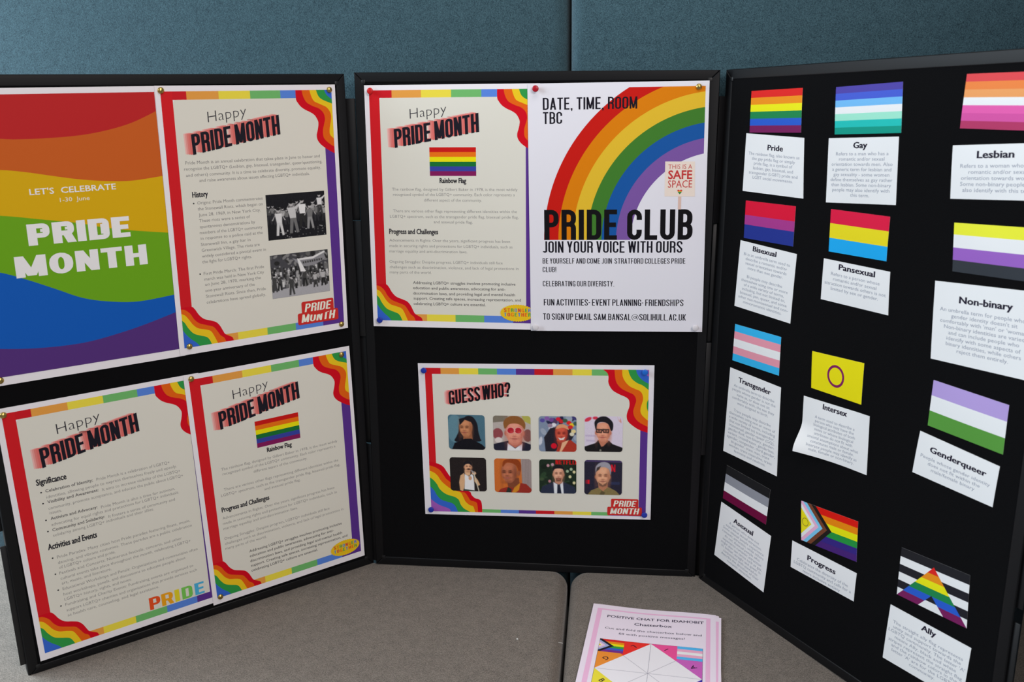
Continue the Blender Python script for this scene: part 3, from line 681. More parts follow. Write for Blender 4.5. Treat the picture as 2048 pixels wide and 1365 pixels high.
s2 = S_('poster', 'poster of long bullet lists on significance and activities, left panel bottom left', 'L', [(14,442),(311,441.5),(315,26.5),(19.7,22.6)], 297, 420, UNDER, 1.0, 5, group=PG, paper=POSTER_PAPER)
border(s2, bl=BL); happy_heading(s2)
p = Print(s2, 'body_text', 2)
for s, a, b, v, bo in [('Celebration of Identity:', 47.7, 115.6, 144.1, 1), ('Pride Month is a celebration of LGBTQ+', 121, 233.9, 144.7, 0), ('identities, allowing people to express themselves freely and openly.', 47.7, 244.2, 154, 0), ('Visibility and Awareness:', 47.8, 121.7, 162.3, 1), ('It aims to increase visibility of the LGBTQ+', 127, 248.8, 163.8, 0), ('community, promote acceptance, and educate the public about LGBTQ+', 47.8, 252.5, 173, 0), ('issues.', 48.2, 65.3, 180.6, 0),
   ('Activism and Advocacy:', 48.2, 116.2, 190.2, 1), ('Pride Month is also a time for activism,', 121.5, 236.8, 192.3, 0), ('advocating for equal rights and protections for LGBTQ+ individuals.', 47.9, 242.6, 200.3, 0), ('Community and Solidarity:', 48, 124.6, 209.4, 1), ('It fosters a sense of community and', 130, 234.6, 211.2, 0), ('solidarity among LGBTQ+ individuals and their allies.', 47.7, 199.6, 218.4, 0),
   ('Pride Parades: Many cities host Pride parades featuring floats, music,', 47.9, 254.4, 256, 0), ('dancing, and vibrant costumes. These parades are a public celebration', 47.9, 256.3, 265.5, 0), ('of LGBTQ+ culture and pride.', 48.2, 132.2, 274.2, 0), ('Festivals and Concerts: Numerous festivals, concerts, and other', 47.4, 237.3, 283.6, 0), ('cultural events take place throughout the month, celebrating LGBTQ+', 47.8, 251.2, 293, 0), ('art, music, and literature.', 48.2, 122.5, 301.6, 0), ('Educational Workshops and Panels: Organizations and communities often', 48.2, 260.8, 311.5, 0), ('host workshops, panels, and discussions to educate people about', 48.1, 239.3, 321, 0), ('LGBTQ+ history, rights, and issues.', 48.1, 150.4, 330, 0), ('Fundraising and Charity Events: Fundraising events are organized to', 48.2, 250.3, 339.5, 0), ('support LGBTQ+ charities and organizations that provide services such', 48.4, 255.3, 349.3, 0), ('as health care, counseling, and legal assistance.', 48.8, 190.9, 358.5, 0)]:
    if s.startswith('Pride Parades'): p.done(0); p = Print(s2, 'body_text', 2)
    text(p, s, a, v, 4.9, BOLD if bo else BODY, b, off=0.01 if bo else -0.006)
bullets(p, [(41.7, 142.5), (41.7, 160.8), (41.7, 188.7), (41.7, 207.6), (41.7, 253.2), (41.7, 281), (41.7, 309), (41.7, 337)]); p.done(0)
p = Print(s2, 'subheading', 2); sub(p, 'Significance', 37, 130, 79.7, 9.6); p.done(0)
p = Print(s2, 'subheading', 2); sub(p, 'Activities and Events', 37.6, 238.3, 109.2, 9.8); p.done(0)
p = Print(s2, 'printed_wordmark', 4)
for ch, a, b, c in (('P', 172, 190, (214, 76, 30)), ('R', 192, 211, (226, 152, 24)), ('I', 214, 222, (212, 196, 40)), ('D', 226, 244, (110, 184, 80)), ('E', 248, 264, (70, 164, 204))):
    cap_text(p, ch, a, 394.5, b, 22.5, c, t=0.26 if ch != 'I' else 0.3, w_=0.72)

p.done(0)

s3 = S_('poster', 'rainbow flag poster with a yellow badge, left panel bottom right', 'L', [(286,441),(581.8,440.8),(586.3,23.9),(294,22)], 297, 420, OVER, 1.6, 6, group=PG, paper=POSTER_PAPER)
flag_poster(s3)

# guess who
sG = S_('poster', 'landscape quiz poster with eight portrait photos, alone on the lower centre panel', 'C', [(93.8,405.2),(517.4,411.8),(520.1,115.7),(99.5,109.0)], 420, 297, 0.5, 2.2, 7, group=PG, paper=(218, 215, 220))
TRG = {'red': [(330.7,8.6),(338.1,14.9),(340.4,22.6),(340.1,31.7),(343.3,40.7),(349.5,48.5),(360.6,54.9),(370.4,59.3),(376.0,63.8),(377.9,70.3),(377.5,78.2),(374.5,87.5),(373.2,95.4),(374.8,103.3),(379.9,109.8),(389.9,117.6),(399.8,122.8),(411.0,126.3)],
 'ora': [(350.8,8.6),(352.2,23.8),(355.4,34.1),(362.8,43.1),(373.9,49.5),(382.5,53.3),(387.5,58.4),(389.5,66.2),(387.2,75.4),(384.9,84.7),(385.7,92.6),(389.5,100.4),(397.0,107.6),(411,115.3)],
 'yel': [(364.2,8.6),(364.9,19.8),(369.3,30.0),(377.4,39.0),(387.2,44.1),(395.8,47.9),(400.2,54.3),(401.6,63.5),(399.4,72.6),(397.5,80.5),(397.9,88.4),(401.7,94.9),(411,103.4)],
 'gre': [(374.7,8.6),(377.0,17.0),(382.0,26.0),(390.7,33.0),(400.5,37.5),(411.0,45.8)], 'blu': [(388.4,8.6),(390.3,15.6),(395.3,23.3),(402.7,29.7),(411,34.1)], 'pur': [(401, 8.6), (404, 16), (411, 21)]}
BLG = {'red': [(11.9,190.0),(24.5,193.2),(33.2,196.4),(39.5,201.8),(44.4,210.1),(50.5,219.7),(68.0,241.7),(86.1,248.9),(89.2,255.2),(94.9,261.4),(102.7,264.0),(106.5,267.4),(108.2,275.8),(108.4,290.5)],
 'ora': [(11.9,198.3),(21.2,200.9),(30.2,206.2),(36.4,214.4),(42.5,224.1),(50.1,230.9),(67.8,248.7),(76.9,251.3),(81.9,258.2),(86.8,266.5),(94.6,269.1),(99.1,273.3),(100.5,290.5)],
 'yel': [(11.9,208.7),(20.7,212.7),(27.0,218.8),(31.9,227.1),(39.4,235.3),(49.6,243.5),(58.6,247.5),(69.0,251.5),(73.3,259.8),(77.6,269.6),(85.2,276.5),(91.7,279.1),(95.0,290.5)],
 'gre': [(11.9,222.0),(18.8,227.4),(25.0,235.7),(29.8,245.4),(38.7,253.6),(47.7,257.6),(56.9,260.2),(64.5,265.7),(68.1,275.5),(74.4,283.8),(86.1,290.5)],
 'blu': [(11.9,240.2),(19.1,248.5),(24.0,258.3),(31.6,266.5),(42.0,270.5),(51.1,273.1),(57.5,278.6),(62.4,290.5)], 'pur': [(11.9,265.6),(18.1,271.1),(28.4,278.0),(45.4,284.6),(49.1,290.5)]}
border(sG, 420, 297, (40.8, 74.2, 108.9, 142.7, 176.7, 209.5, 243, 277, 311), TRG, BLG, 12, 411, 8.6, 290.8, 25, 398, 20, 284, bot=(41, 74.5, 108.6, 143.3, 177.2, 209.1, 243.3, 277.1, 311.5, 345, 380))
p = Print(sG, 'printed_border', 9); p.poly(smooth_line([(411, 63.3), (408.5, 69.9), (408.7, 79.1), (411, 86.2)]), W_GRE); p.done()
p = Print(sG, 'heading', 2)
for i, (dx, c) in enumerate(((-8, (222, 172, 168)), (-5.6, (212, 138, 134)), (-3, (206, 108, 104)))):
    cap_text(p, 'GUESS WHO?', 54.1+dx, 79+dx*0.1, 166.5+dx, 27, c, 60.4+dx*0.1, t=0.15, w_=0.40, gap=0.06, space=0.09, up=(-0.6, -27), dz=i)
cap_text(p, 'GUESS WHO?', 54.1, 79, 166.5, 27.2, (20, 16, 24), 60.4, t=0.15, w_=0.40, gap=0.06, space=0.09, up=(-0.6, -27), dz=4)
p.done(0)
pride_badge(sG, 340.9, 256.5, 0.83)

class Pic(Photo):
    """one printed portrait, drawn in 0-100 coordinates (x right, y down) inside its rounded frame"""
    def __init__(s, x0, y0, x1, y1, bg):
        Photo.__init__(s, sG, (x0, y0, x1, y1), 104, 104, bg, 5.5, 'portrait_print', 9, 2.0)
    def T(s, pts): x0, y0, x1, y1 = s.rc; return [(x0+(x1-x0)*x/100, y0+(y1-y0)*y/100) for x, y in pts]
    def poly(s, col, *pts, sm=False, op=1.0, soft=None):
        q = list(pts)
        if sm: q = smooth_line(q+[q[0]], 4)[:-1]
        return s.shape(col, q, op, soft)
    def tri(s, verts, faces, col, dz=0):
        for f in faces: s.shape(col, s.U([verts[i] for i in f]), soft=1.2)
    def face(s, cx, cy, rx, ry, skin, dark, lip, turn=0, brow=(40, 26, 22), ears=True):
        if ears: s.e(dark, cx-rx*0.98, cy+ry*0.05, rx*0.16, ry*0.2); s.e(dark, cx+rx*0.98, cy+ry*0.05, rx*0.16, ry*0.2)
        s.poly(skin, (cx-rx, cy-ry*0.3), (cx-rx*0.75, cy-ry*0.85), (cx, cy-ry), (cx+rx*0.75, cy-ry*0.85), (cx+rx, cy-ry*0.3), (cx+rx*0.9, cy+ry*0.35), (cx+rx*0.45, cy+ry*0.88), (cx, cy+ry), (cx-rx*0.45, cy+ry*0.88), (cx-rx*0.9, cy+ry*0.35), sm=True)
        lt = tuple(min(255, int(c*1.12)+6) for c in skin); dk = tuple(int(c*0.55) for c in dark); S = rx*0.5; t = turn*rx
        # modelling of the face in soft patches: the printed photo's own light and shade
        s.e(dark, cx+rx*0.8, cy+ry*0.15, rx*0.28, ry*0.75, 0, 0.75, S); s.e(dark, cx-rx*0.95, cy+ry*0.1, rx*0.12, ry*0.6, 0, 0.55, S)
        s.e(dark, cx+t*0.5, cy+ry*0.92, rx*0.5, ry*0.12, 0, 0.6, S*0.8); s.e(lt, cx+t*0.6, cy-ry*0.55, rx*0.45, ry*0.18, 0, 0.6, S)
        for sg in (-1, 1):
            ex = cx+t+sg*rx*0.4; s.e(lt, ex, cy+ry*0.2, rx*0.2, ry*0.12, 0, 0.55, S*0.7)
            s.e(dark, ex, cy-ry*0.09, rx*0.24, ry*0.12, 0, 0.8, S*0.45); s.e(dk, ex, cy-ry*0.06, rx*0.16, ry*0.035, 0, 0.85, 1.6)
            s.poly(brow, (ex-rx*0.24, cy-ry*0.2), (ex, cy-ry*0.27), (ex+rx*0.24, cy-ry*0.2), (ex, cy-ry*0.2), op=0.8)
            s.poly(dark, (ex-rx*0.05-sg*rx*0.02, cy+ry*0.28), (ex+sg*rx*0.1, cy+ry*0.5), (ex+sg*rx*0.02, cy+ry*0.5), op=0.35, soft=3)
        s.e(lt, cx+t, cy+ry*0.08, rx*0.07, ry*0.16, 0, 0.6, 2.4); s.e(dark, cx+t, cy+ry*0.3, rx*0.22, ry*0.05, 0, 0.85, 2.4)
        s.e(dk, cx+t, cy+ry*0.5, rx*0.32, ry*0.025, 0, 0.8, 1.8); s.e(lip, cx+t, cy+ry*0.5, rx*0.3, ry*0.08, 0, 0.6, 2.2); s.e(dark, cx+t, cy+ry*0.66, rx*0.2, ry*0.04, 0, 0.5, 2.6)
        return s
B = (28, 26, 32)
P_ = Pic(50.6, 97.3, 118.2, 164.8, (72, 108, 124))
P_.e((92, 130, 144), 18, 40, 22, 40).poly(B, (38, 14), (52, 3), (68, 6), (79, 24), (82, 48), (86, 66), (84, 76), (20, 78), (22, 62), (28, 48), (30, 28), sm=True)
P_.poly((150, 96, 66), (42, 52), (64, 50), (66, 72), (52, 78), (40, 70)).face(48, 38, 18, 26, (188, 126, 88), (140, 84, 56), (160, 76, 70), -0.22, ears=False)
P_.poly(B, (30, 12), (56, 4), (70, 12), (72, 34), (62, 20), (46, 14), (32, 30)).poly((20, 20, 26), (8, 101), (16, 82), (36, 73), (44, 69), (62, 68), (70, 74), (90, 84), (101, 95), (101, 101)); P_.done('photo of a person with long dark wavy hair in a black polo neck')
P_ = Pic(133.3, 97.3, 201.5, 165, (176, 166, 160))
P_.poly((120, 112, 98), (0, 0), (40, 0), (36, 16), (0, 20)).poly((170, 166, 80), (76, 0), (101, 0), (101, 24), (84, 16)).e((140, 70, 74), 12, 52, 14, 16).e((126, 78, 74), 92, 56, 12, 18).e((210, 200, 196), 14, 70, 10, 8)
P_.poly((34, 34, 50), (0, 82), (38, 72), (80, 74), (101, 82), (101, 101), (0, 101)).poly((222, 222, 234), (36, 101), (38, 78), (58, 94), (78, 78), (76, 101)).poly((190, 112, 92), (40, 66), (76, 66), (76, 80), (58, 92), (40, 80))
P_.face(57, 48, 24, 36, (214, 140, 118), (184, 104, 88), (176, 84, 80), 0, brow=(150, 100, 70)).poly((136, 86, 44), (30, 36), (28, 18), (40, 4), (58, 0), (76, 6), (86, 22), (84, 38), (76, 28), (62, 22), (44, 24), (34, 36), sm=True)
for cx in (47, 67): P_.e((222, 180, 170), cx, 42, 10.5, 9.5).e((176, 34, 46), cx, 42, 9, 8.2).e((214, 90, 90), cx+3, 46, 4, 3, 0, 0.5, 5)
P_.poly((222, 180, 170), (55, 40), (60, 40), (60, 42), (55, 42)); P_.done('photo of a person in round red-tinted glasses and a dark suit')
P_ = Pic(216.2, 97.2, 284.2, 165.4, (122, 136, 158)); r_ = random.Random(3)
for i in range(26): P_.e(r_.choice([(62, 58, 110), (40, 40, 70), (150, 160, 176), (90, 70, 130), (196, 200, 210), (30, 32, 46)]), r_.uniform(0, 100), r_.uniform(0, 90), r_.uniform(5, 14), r_.uniform(3, 10), r_.uniform(0, 3))
P_.poly((36, 34, 44), (18, 101), (14, 60), (30, 34), (50, 30), (84, 34), (92, 56), (80, 80), (40, 101)).poly((166, 52, 38), (46, 101), (50, 84), (66, 76), (84, 66), (101, 80), (101, 101)).poly((150, 60, 44), (46, 66), (72, 62), (72, 84), (52, 88))
P_.face(60, 50, 16.5, 25, (196, 82, 62), (150, 52, 44), (150, 30, 36), 0, brow=(90, 30, 26), ears=False).poly((238, 220, 214), (51, 60), (60, 62), (70, 58), (66, 66), (56, 67)).poly((214, 150, 108), (44, 36), (52, 24), (64, 22), (76, 28), (80, 38), (66, 32), (54, 34), sm=True)
for x, y, c in ((10, 12, (84, 74, 150)), (22, 6, (130, 90, 160)), (34, 10, (110, 70, 140)), (52, 8, (206, 30, 52)), (60, 14, (196, 36, 44)), (44, 16, (80, 60, 90)), (40, 24, (216, 214, 222)), (80, 18, (210, 34, 34)), (88, 24, (226, 190, 44)), (84, 30, (206, 40, 40)), (92, 42, (220, 200, 140)), (70, 12, (60, 90, 70)), (30, 26, (150, 130, 150)), (88, 50, (212, 206, 180)), (98, 20, (60, 90, 80))):
    P_.e(c, x, y, 6.5, 5.5)
P_.e((204, 20, 42), 40, 84, 8, 8).poly((222, 168, 130), (58, 90), (62, 74), (80, 66), (70, 84), (60, 101), (54, 101)); P_.done('photo of a smiling person with a crown of flowers and a red top')
P_ = Pic(298.8, 96.2, 366.8, 164.4, (208, 198, 214))
P_.e((206, 54, 76), 9, 9, 10, 5, -0.5).e((206, 54, 76), 28, 5, 7, 4).poly((206, 150, 140), (86, 2), (90, 14), (94, 4), (97, 18), (92, 16)).poly((190, 176, 200), (2, 52), (30, 53), (30, 58), (2, 57)).poly((190, 176, 200), (4, 66), (28, 67), (28, 72), (4, 71))
P_.poly((188, 118, 92), (34, 66), (62, 66), (64, 82), (46, 90), (34, 82)).poly((26, 24, 26), (0, 101), (0, 86), (28, 76), (36, 68), (44, 86), (50, 84), (64, 68), (74, 78), (101, 88), (101, 101)).e((120, 120, 110), 42, 96, 3, 3)
P_.face(49, 45, 19, 28, (214, 146, 118), (180, 108, 84), (176, 80, 76), -0.1).poly(B, (28, 34), (26, 16), (36, 4), (50, 0), (62, 4), (74, 18), (74, 36), (69, 40), (62, 22), (48, 16), (34, 20), (31, 36), sm=True)
for cx in (38, 56): P_.poly((24, 22, 26), (cx-9, 35), (cx+9, 36), (cx+7, 47), (cx-7, 46)).poly((190, 126, 102), (cx-6.4, 38), (cx+6.4, 38.4), (cx+5, 44.5), (cx-5, 44)).e((50, 32, 30), cx, 41, 3.4, 1.6)
P_.poly((24, 22, 26), (45, 39), (49, 39), (49, 41), (45, 41)); P_.done('photo of a person with short dark hair, black-rimmed glasses and a black shirt')
P_ = Pic(50.6, 180.8, 118.4, 247.6, (36, 30, 30))
P_.poly((206, 164, 124), (26, 98), (24, 74), (28, 54), (38, 46), (42, 60), (38, 90), (34, 101)).poly((206, 164, 124), (66, 52), (76, 66), (82, 80), (76, 84), (66, 70)).poly((210, 168, 130), (40, 36), (56, 36), (56, 52), (46, 56), (40, 46))
P_.poly((222, 222, 226), (40, 48), (44, 52), (52, 56), (60, 48), (64, 54), (66, 78), (66, 98), (38, 96), (40, 70)).e((196, 150, 116), 55, 61, 4.5, 6).face(50, 28, 10.5, 15, (212, 160, 124), (160, 110, 84), (110, 60, 50), 0.1)
P_.poly(B, (39, 26), (38, 16), (44, 11), (54, 11), (60, 16), (60, 24), (54, 19), (44, 20), sm=True).poly((40, 28, 26), (46, 34), (52, 32), (58, 34), (52, 36)).e((210, 168, 132), 66, 46, 6, 5).poly((150, 150, 154), (56, 38), (60, 37), (68, 44), (66, 48)).poly((196, 190, 170), (64, 46), (67, 46), (80, 101), (77, 101)).poly((60, 70, 62), (36, 94), (66, 98), (66, 101), (36, 101)); P_.done('photo of a singer in a white vest holding a microphone stand')
P_ = Pic(133.4, 181, 201.7, 248.2, (196, 104, 44))
P_.poly((156, 142, 138), (72, 0), (101, 0), (101, 101), (76, 101))
for i in range(7): P_.poly((122, 108, 108), (76+i*4, 0), (77+i*4, 0), (77+i*4, 101), (76+i*4, 101))
P_.poly((146, 46, 36), (8, 101), (16, 90), (40, 82), (66, 70), (86, 74), (101, 90), (101, 101)).poly((122, 66, 44), (34, 60), (66, 56), (68, 74), (56, 88), (36, 82)).poly((200, 130, 36), (46, 101), (54, 84), (70, 70), (66, 92), (56, 101)).poly((44, 50, 44), (30, 101), (36, 84), (46, 90), (44, 101))
P_.face(40, 42, 21, 30, (176, 104, 74), (116, 62, 44), (166, 88, 84), -0.25, ears=False).poly((140, 62, 26), (22, 20), (26, 6), (44, 0), (62, 2), (72, 14), (72, 34), (66, 44), (62, 24), (50, 14), (34, 12), (24, 24), sm=True).e((150, 84, 56), 66, 42, 4, 8); P_.done('photo of a person with short ginger hair in a dark red jacket')
P_ = Pic(216.2, 181, 284, 248, (30, 44, 32)); r_ = random.Random(9)
for i in range(20): P_.e(r_.choice([(44, 66, 44), (24, 34, 26), (60, 78, 52)]), r_.uniform(0, 100), r_.uniform(0, 90), r_.uniform(4, 11), r_.uniform(3, 8), r_.uniform(0, 3))
for x, y, c in ((24, 18, (186, 140, 150)), (36, 15, (186, 140, 160)), (94, 36, (206, 196, 150)), (83, 50, (206, 200, 150)), (94, 68, (206, 196, 150)), (28, 64, (176, 120, 126)), (76, 34, (150, 170, 140)), (86, 28, (160, 180, 150))): P_.e(c, x, y, 4, 4.5)
q0 = P_.T([(44, 14)])[0]; q1 = P_.T([(103, 14)])[0]; cap_text(P_, 'NETFLIX', q0[0], q0[1], q1[0], 8.4, (196, 28, 28), t=0.24, w_=0.6, gap=0.12)
P_.poly((40, 46, 66), (0, 101), (8, 80), (38, 66), (66, 66), (96, 80), (101, 101)).poly((214, 218, 230), (38, 66), (54, 76), (64, 64), (66, 101), (40, 101)).poly((30, 34, 50), (49, 74), (56, 74), (60, 101), (48, 101)).poly((188, 132, 108), (42, 56), (62, 56), (62, 68), (53, 74), (42, 68))
P_.face(52, 43, 14.5, 23, (212, 158, 130), (168, 112, 88), (160, 90, 82), 0).poly(B, (37, 36), (36, 24), (44, 17), (58, 17), (67, 24), (67, 36), (62, 27), (44, 27), sm=True).poly((120, 80, 62), (44, 56), (52, 53), (60, 56), (58, 64), (46, 64)).e((170, 96, 84), 52, 57, 4, 1.6); P_.done('photo of a person in a navy suit and tie before greenery and red letters')
P_ = Pic(298.6, 180.9, 367, 248.9, (38, 36, 52))
P_.poly((70, 56, 96), (0, 0), (101, 0), (101, 6), (0, 5)).poly((206, 24, 40), (70, 12), (74, 12), (79, 24), (79, 12), (82, 12), (82, 33), (78, 33), (74, 22), (74, 32), (70, 32)).poly((206, 24, 40), (4, 58), (6, 58), (6, 68), (4, 68)).poly((206, 24, 40), (8, 57), (14, 57), (14, 69), (8, 69)).poly((44, 50, 80), (70, 62), (94, 62), (94, 70), (70, 70))
P_.poly((126, 112, 70), (8, 101), (18, 88), (40, 78), (62, 76), (84, 88), (96, 101)).poly((176, 118, 88), (36, 62), (62, 62), (62, 78), (50, 90), (38, 80)).poly((90, 80, 52), (46, 88), (56, 94), (52, 101), (40, 101)).face(49, 47, 19, 28, (212, 156, 122), (164, 106, 80), (150, 80, 72), 0)
P_.poly((150, 148, 158), (30, 38), (30, 20), (40, 8), (54, 5), (66, 10), (71, 24), (69, 42), (65, 26), (52, 20), (36, 24), sm=True).poly((66, 54, 52), (31, 34), (33, 22), (44, 16), (40, 26)).poly((120, 84, 66), (36, 62), (49, 72), (62, 62), (58, 74), (49, 77), (40, 74)); P_.done('photo of a grey-haired smiling person in an olive shirt')

# right panel: small flags and word cards
FG, CG = 'small paper flags on the right panel', 'white word cards on the right panel'
WP = (226, 231, 236)
def flag(label, quad, stripes, seed, extra=None, fn=None):
    w_, h_ = 112.0, 64.0
    sh = S_('paper_flag', label, 'R', quad, w_, h_, 0.5, 0.9, seed, cat='flag', group=FG, paper=WP, step=4, bulge=fn, thick=0.08)
    p = Print(sh, 'printed_stripes', 1); tot = sum(s[1] for s in stripes); y = 0
    for c, hgt in stripes:
        p.poly(rect(0, y, w_, y+h_*hgt/tot), c); y += h_*hgt/tot
    p.done(4)
    if extra:
        q = Print(sh, extra[0], 2); extra[1](q, w_, h_); q.done(4)
def card(label, quad, title, tu, tv, tcap, lines, v0, pitch, ref, seed, w_=132.0, h_=None, fn=None, cap=4.7, cu_=None):
    hq = abs(quad[0][1]-quad[3][1]); wq = abs(quad[1][0]-quad[0][0]); h_ = hq; w_ = wq
    sh = S_('word_card', label, 'R', quad, w_, h_, 0.5, 1.0, seed, cat='card', group=CG, paper=WP, step=4, bulge=fn)
    t0, t1 = tu
    p = Print(sh, 'heading', 1); text(p, title, t0, tv, tcap, (32, 26, 44), t1-0.7, off=0.016); text(p, title, t0+0.7, tv, tcap, (32, 26, 44), t1, off=0.016); p.done(0)
    p = Print(sh, 'body_text', 1)
    vs_, _ = glyphs(lines[0], 0.0); nat = max(x for x, y in vs_)-min(x for x, y in vs_)
    k = ref/nat/(cap/CAPH); cx = cu_ if cu_ is not None else w_/2
    for i, ln in enumerate(lines):
        if ln: text(p, ln, cx, v0+i*pitch, cap, (138, 142, 156), off=0.0, sx=k, align='c')
    p.done(0)
def CQ(quad, *pts):
    """panel-plane points to card coordinates"""
    return [(s-quad[0][0], quad[0][1]-t) for s, t in pts]
R6 = [(206, 34, 30), (222, 134, 24), (228, 216, 20), (26, 124, 70), (38, 86, 188), (112, 28, 84)]
flag('small six-stripe rainbow flag at the top left of the right panel', [(65,876),(177.4,877.6),(180.5,813),(66.2,811.9)], [(c, 1) for c in R6], 21)
flag('small flag of blue, white and green stripes, top row of the right panel', [(243,876.7),(359.1,880.2),(364.1,814.9),(247.6,811.3)], [((72, 62, 150), 1), ((64, 86, 190), 1), ((106, 172, 230), 1), ((226, 226, 234), 1), ((148, 214, 190), 1), ((30, 178, 170), 1), ((10, 142, 124), 1)], 22)
flag('small flag of orange, white and pink stripes, top right of the right panel', [(453.9,886),(568,885),(571,819),(452.4,821.5)], [((206, 66, 70), 1), ((222, 122, 60), 1), ((224, 148, 88), 1), ((226, 228, 238), 1), ((214, 88, 160), 1), ((200, 78, 150), 1), ((168, 50, 92), 1)], 23)
flag('small flag of red, purple and dark blue bands below the first card', [(67.4,704.4),(181,704.2),(181.4,643),(67.9,643.7)], [((204, 14, 50), 2), ((156, 52, 128), 1.35), ((32, 48, 132), 1.95)], 24)
flag('small flag of red, yellow and sky-blue bands, second column of the right panel', [(252.3,706),(359.4,704.6),(360.3,644.1),(254.5,644.6)], [((208, 22, 62), 1), ((222, 204, 28), 1.05), ((24, 158, 228), 1)], 25)
flag('small flag of yellow, white, purple and black stripes at the right frame edge', [(459.6,706.3),(572,710.5),(578,647.8),(464.7,645.4)], [((228, 222, 52), 1), ((226, 230, 236), 1.1), ((144, 92, 180), 1.05), ((48, 52, 58), 1)], 26)
flag('small flag of light blue, pink and white stripes, left column', [(59.4,497.9),(170,498.4),(171,435.3),(57.8,434.5)], [((50, 168, 218), 1), ((216, 142, 158), 1), ((228, 230, 236), 1.1), ((216, 142, 158), 1), ((50, 168, 218), 1)], 27)
def ringx(q, w_, h_):
    for j in range(28):
        a, b = 2*math.pi*j/28, 2*math.pi*(j+1)/28
        q.poly([(w_*0.49+r*math.cos(t), h_*0.5+r*0.98*math.sin(t)) for r, t in ((18.6, a), (18.6, b), (14.4, b), (14.4, a))], (120, 24, 84))
flag('small yellow flag with a purple ring', [(238,491),(339,495.5),(340.4,434.5),(242,434)], [((222, 208, 14), 1)], 28, ('printed_ring', ringx))
flag('small flag of lilac, white and green bands, right column', [(455.2,500.5),(564.1,496.4),(564.5,433.2),(453.8,437.7)], [((168, 146, 202), 1), ((220, 224, 232), 1), ((82, 142, 58), 1)], 29)
flag('small flag of black, grey, white and purple stripes, lowest of the left column', [(60,246.2),(170.6,241.5),(165.8,177.5),(54.5,182.5)], [((26, 26, 28), 1), ((136, 138, 146), 1), ((220, 222, 230), 1), ((104, 10, 56), 0.95)], 30)
def chev(q, w_, h_):
    for k, (x, c) in enumerate(((63, (28, 24, 22)), (54, (112, 62, 40)), (45, (116, 188, 220)), (37, (222, 166, 196)), (29.5, (228, 230, 236)), (22, (228, 208, 26)))):
        cy = h_*0.5; q.poly([(-70, -70*0+cy-200), (x-100, cy-96), (x, cy), (x-100, cy+96), (-70, cy+200)], c, k*0.4, rect(0, 0, w_, h_))
    for j in range(20):
        a, b = 2*math.pi*j/20, 2*math.pi*(j+1)/20
        q.poly([(9+r*math.cos(t), h_*0.5+r*math.sin(t)) for r, t in ((6.8, a), (6.8, b), (5.9, b), (5.9, a))], (110, 80, 50), 3, rect(0, 0, w_, h_))
flag('small rainbow flag with a chevron of coloured arrows and a yellow triangle', [(240.5,249),(355,260),(359,197.5),(247,184.8)], [((206, 22, 12), 1), ((224, 128, 10), 1), ((228, 216, 10), 1), ((32, 138, 60), 1), ((50, 36, 120), 1), ((66, 32, 110), 1)], 31, ('printed_chevron', chev))
def aa(q, w_, h_):
    ap = (w_*0.5, h_*0.13); L0, R0 = (w_*0.0, h_), (w_*1.0, h_); y0 = ap[1]; n = 6
    def xs(y, side):
        t = (y-ap[1])/(h_-ap[1]); return ap[0]+(L0[0]-ap[0])*t if side < 0 else ap[0]+(R0[0]-ap[0])*t
    iy = h_*0.70
    for i, c in enumerate(R6):
        a, b = y0+(h_-y0)*i/n, y0+(h_-y0)*(i+1)/n
        if b <= iy: q.poly([(xs(a, -1), a), (xs(a, 1), a), (xs(b, 1), b), (xs(b, -1), b)], c)
        else:
            def ins(y): return w_*0.5*0.36*max(0, (y-iy))/(h_-iy)
            for sg in (-1, 1): q.poly([(xs(a, sg), a), (w_*0.5+sg*ins(a), a)]+([(w_*0.5, iy)] if a < iy else [])+[(w_*0.5+sg*ins(b), b), (xs(b, sg), b)], c)
flag('small black and white striped flag with a rainbow letter A, bottom right', [(434.2,253.5),(541.9,261.2),(546.3,187.8),(434.5,182.1)], [((30, 30, 34), 1.1), ((224, 228, 238), 1), ((30, 30, 36), 1), ((224, 228, 238), 1), ((30, 30, 36), 1), ((224, 228, 238), 1)], 32, ('printed_letter', aa))

q = [(58.6,810.7),(188.1,805.6),(195.3,716.7),(57.9,719.2)]
card('white card headed Pride', q, 'Pride', (51.5, 86), 23.2, 8.2, ['The rainbow flag, also known as', 'the gay pride flag or simply', 'pride flag, is a symbol of', 'lesbian, gay, bisexual, and', 'transgender (LGBT) pride and', 'LGBT social movements.'], 33, 7.4, 112, 41)
q = [(236.9,806),(361,810.1),(366.8,720.8),(241.3,714.7)]
card('white card headed Gay', q, 'Gay', (46.5, 72), 14.5, 8.2, ['Refers to a man who has a', 'romantic and/or sexual', 'orientation towards men. Also', 'a generic term for lesbian and', 'gay sexuality - some women', 'define themselves as gay rather', 'than lesbian. Some non-binary', 'people may also identify with', 'this term.'], 24.5, 7.2, 93, 42)
q = [(445,800.8),(574,807),(580,742),(449.8,735.3)]
card('white card headed Lesbian, cut by the photo edge', q, 'Lesbian', (34.5, 84), 16, 8.4, ['Refers to a woman who has a', 'romantic and/or sexual', 'orientation towards women.', 'Some non-binary people may', 'also identify with this term.'], 27.5, 7.3, 104, 43)
q = [(60.2,639.1),(190.6,632.5),(187.5,523.4),(54.7,528.2)]
card('white card headed Bisexual', q, 'Bisexual', (31.5, 87), 12.6, 8.0, ['Bi is an umbrella term used to', 'describe a romantic and/or', 'sexual orientation towards', 'more than one gender.', '', 'Bi people may describe', 'themselves using one or more', 'of a wide variety of terms,', 'including, but not limited to,', 'bisexual, pan, queer, and some', 'other non-monosexual and non-', 'monoromantic identities.'], 22.5, 7.2, 107, 44)
q = [(246.2,633.4),(368.4,630.8),(372.1,571.1),(246.6,572.4)]
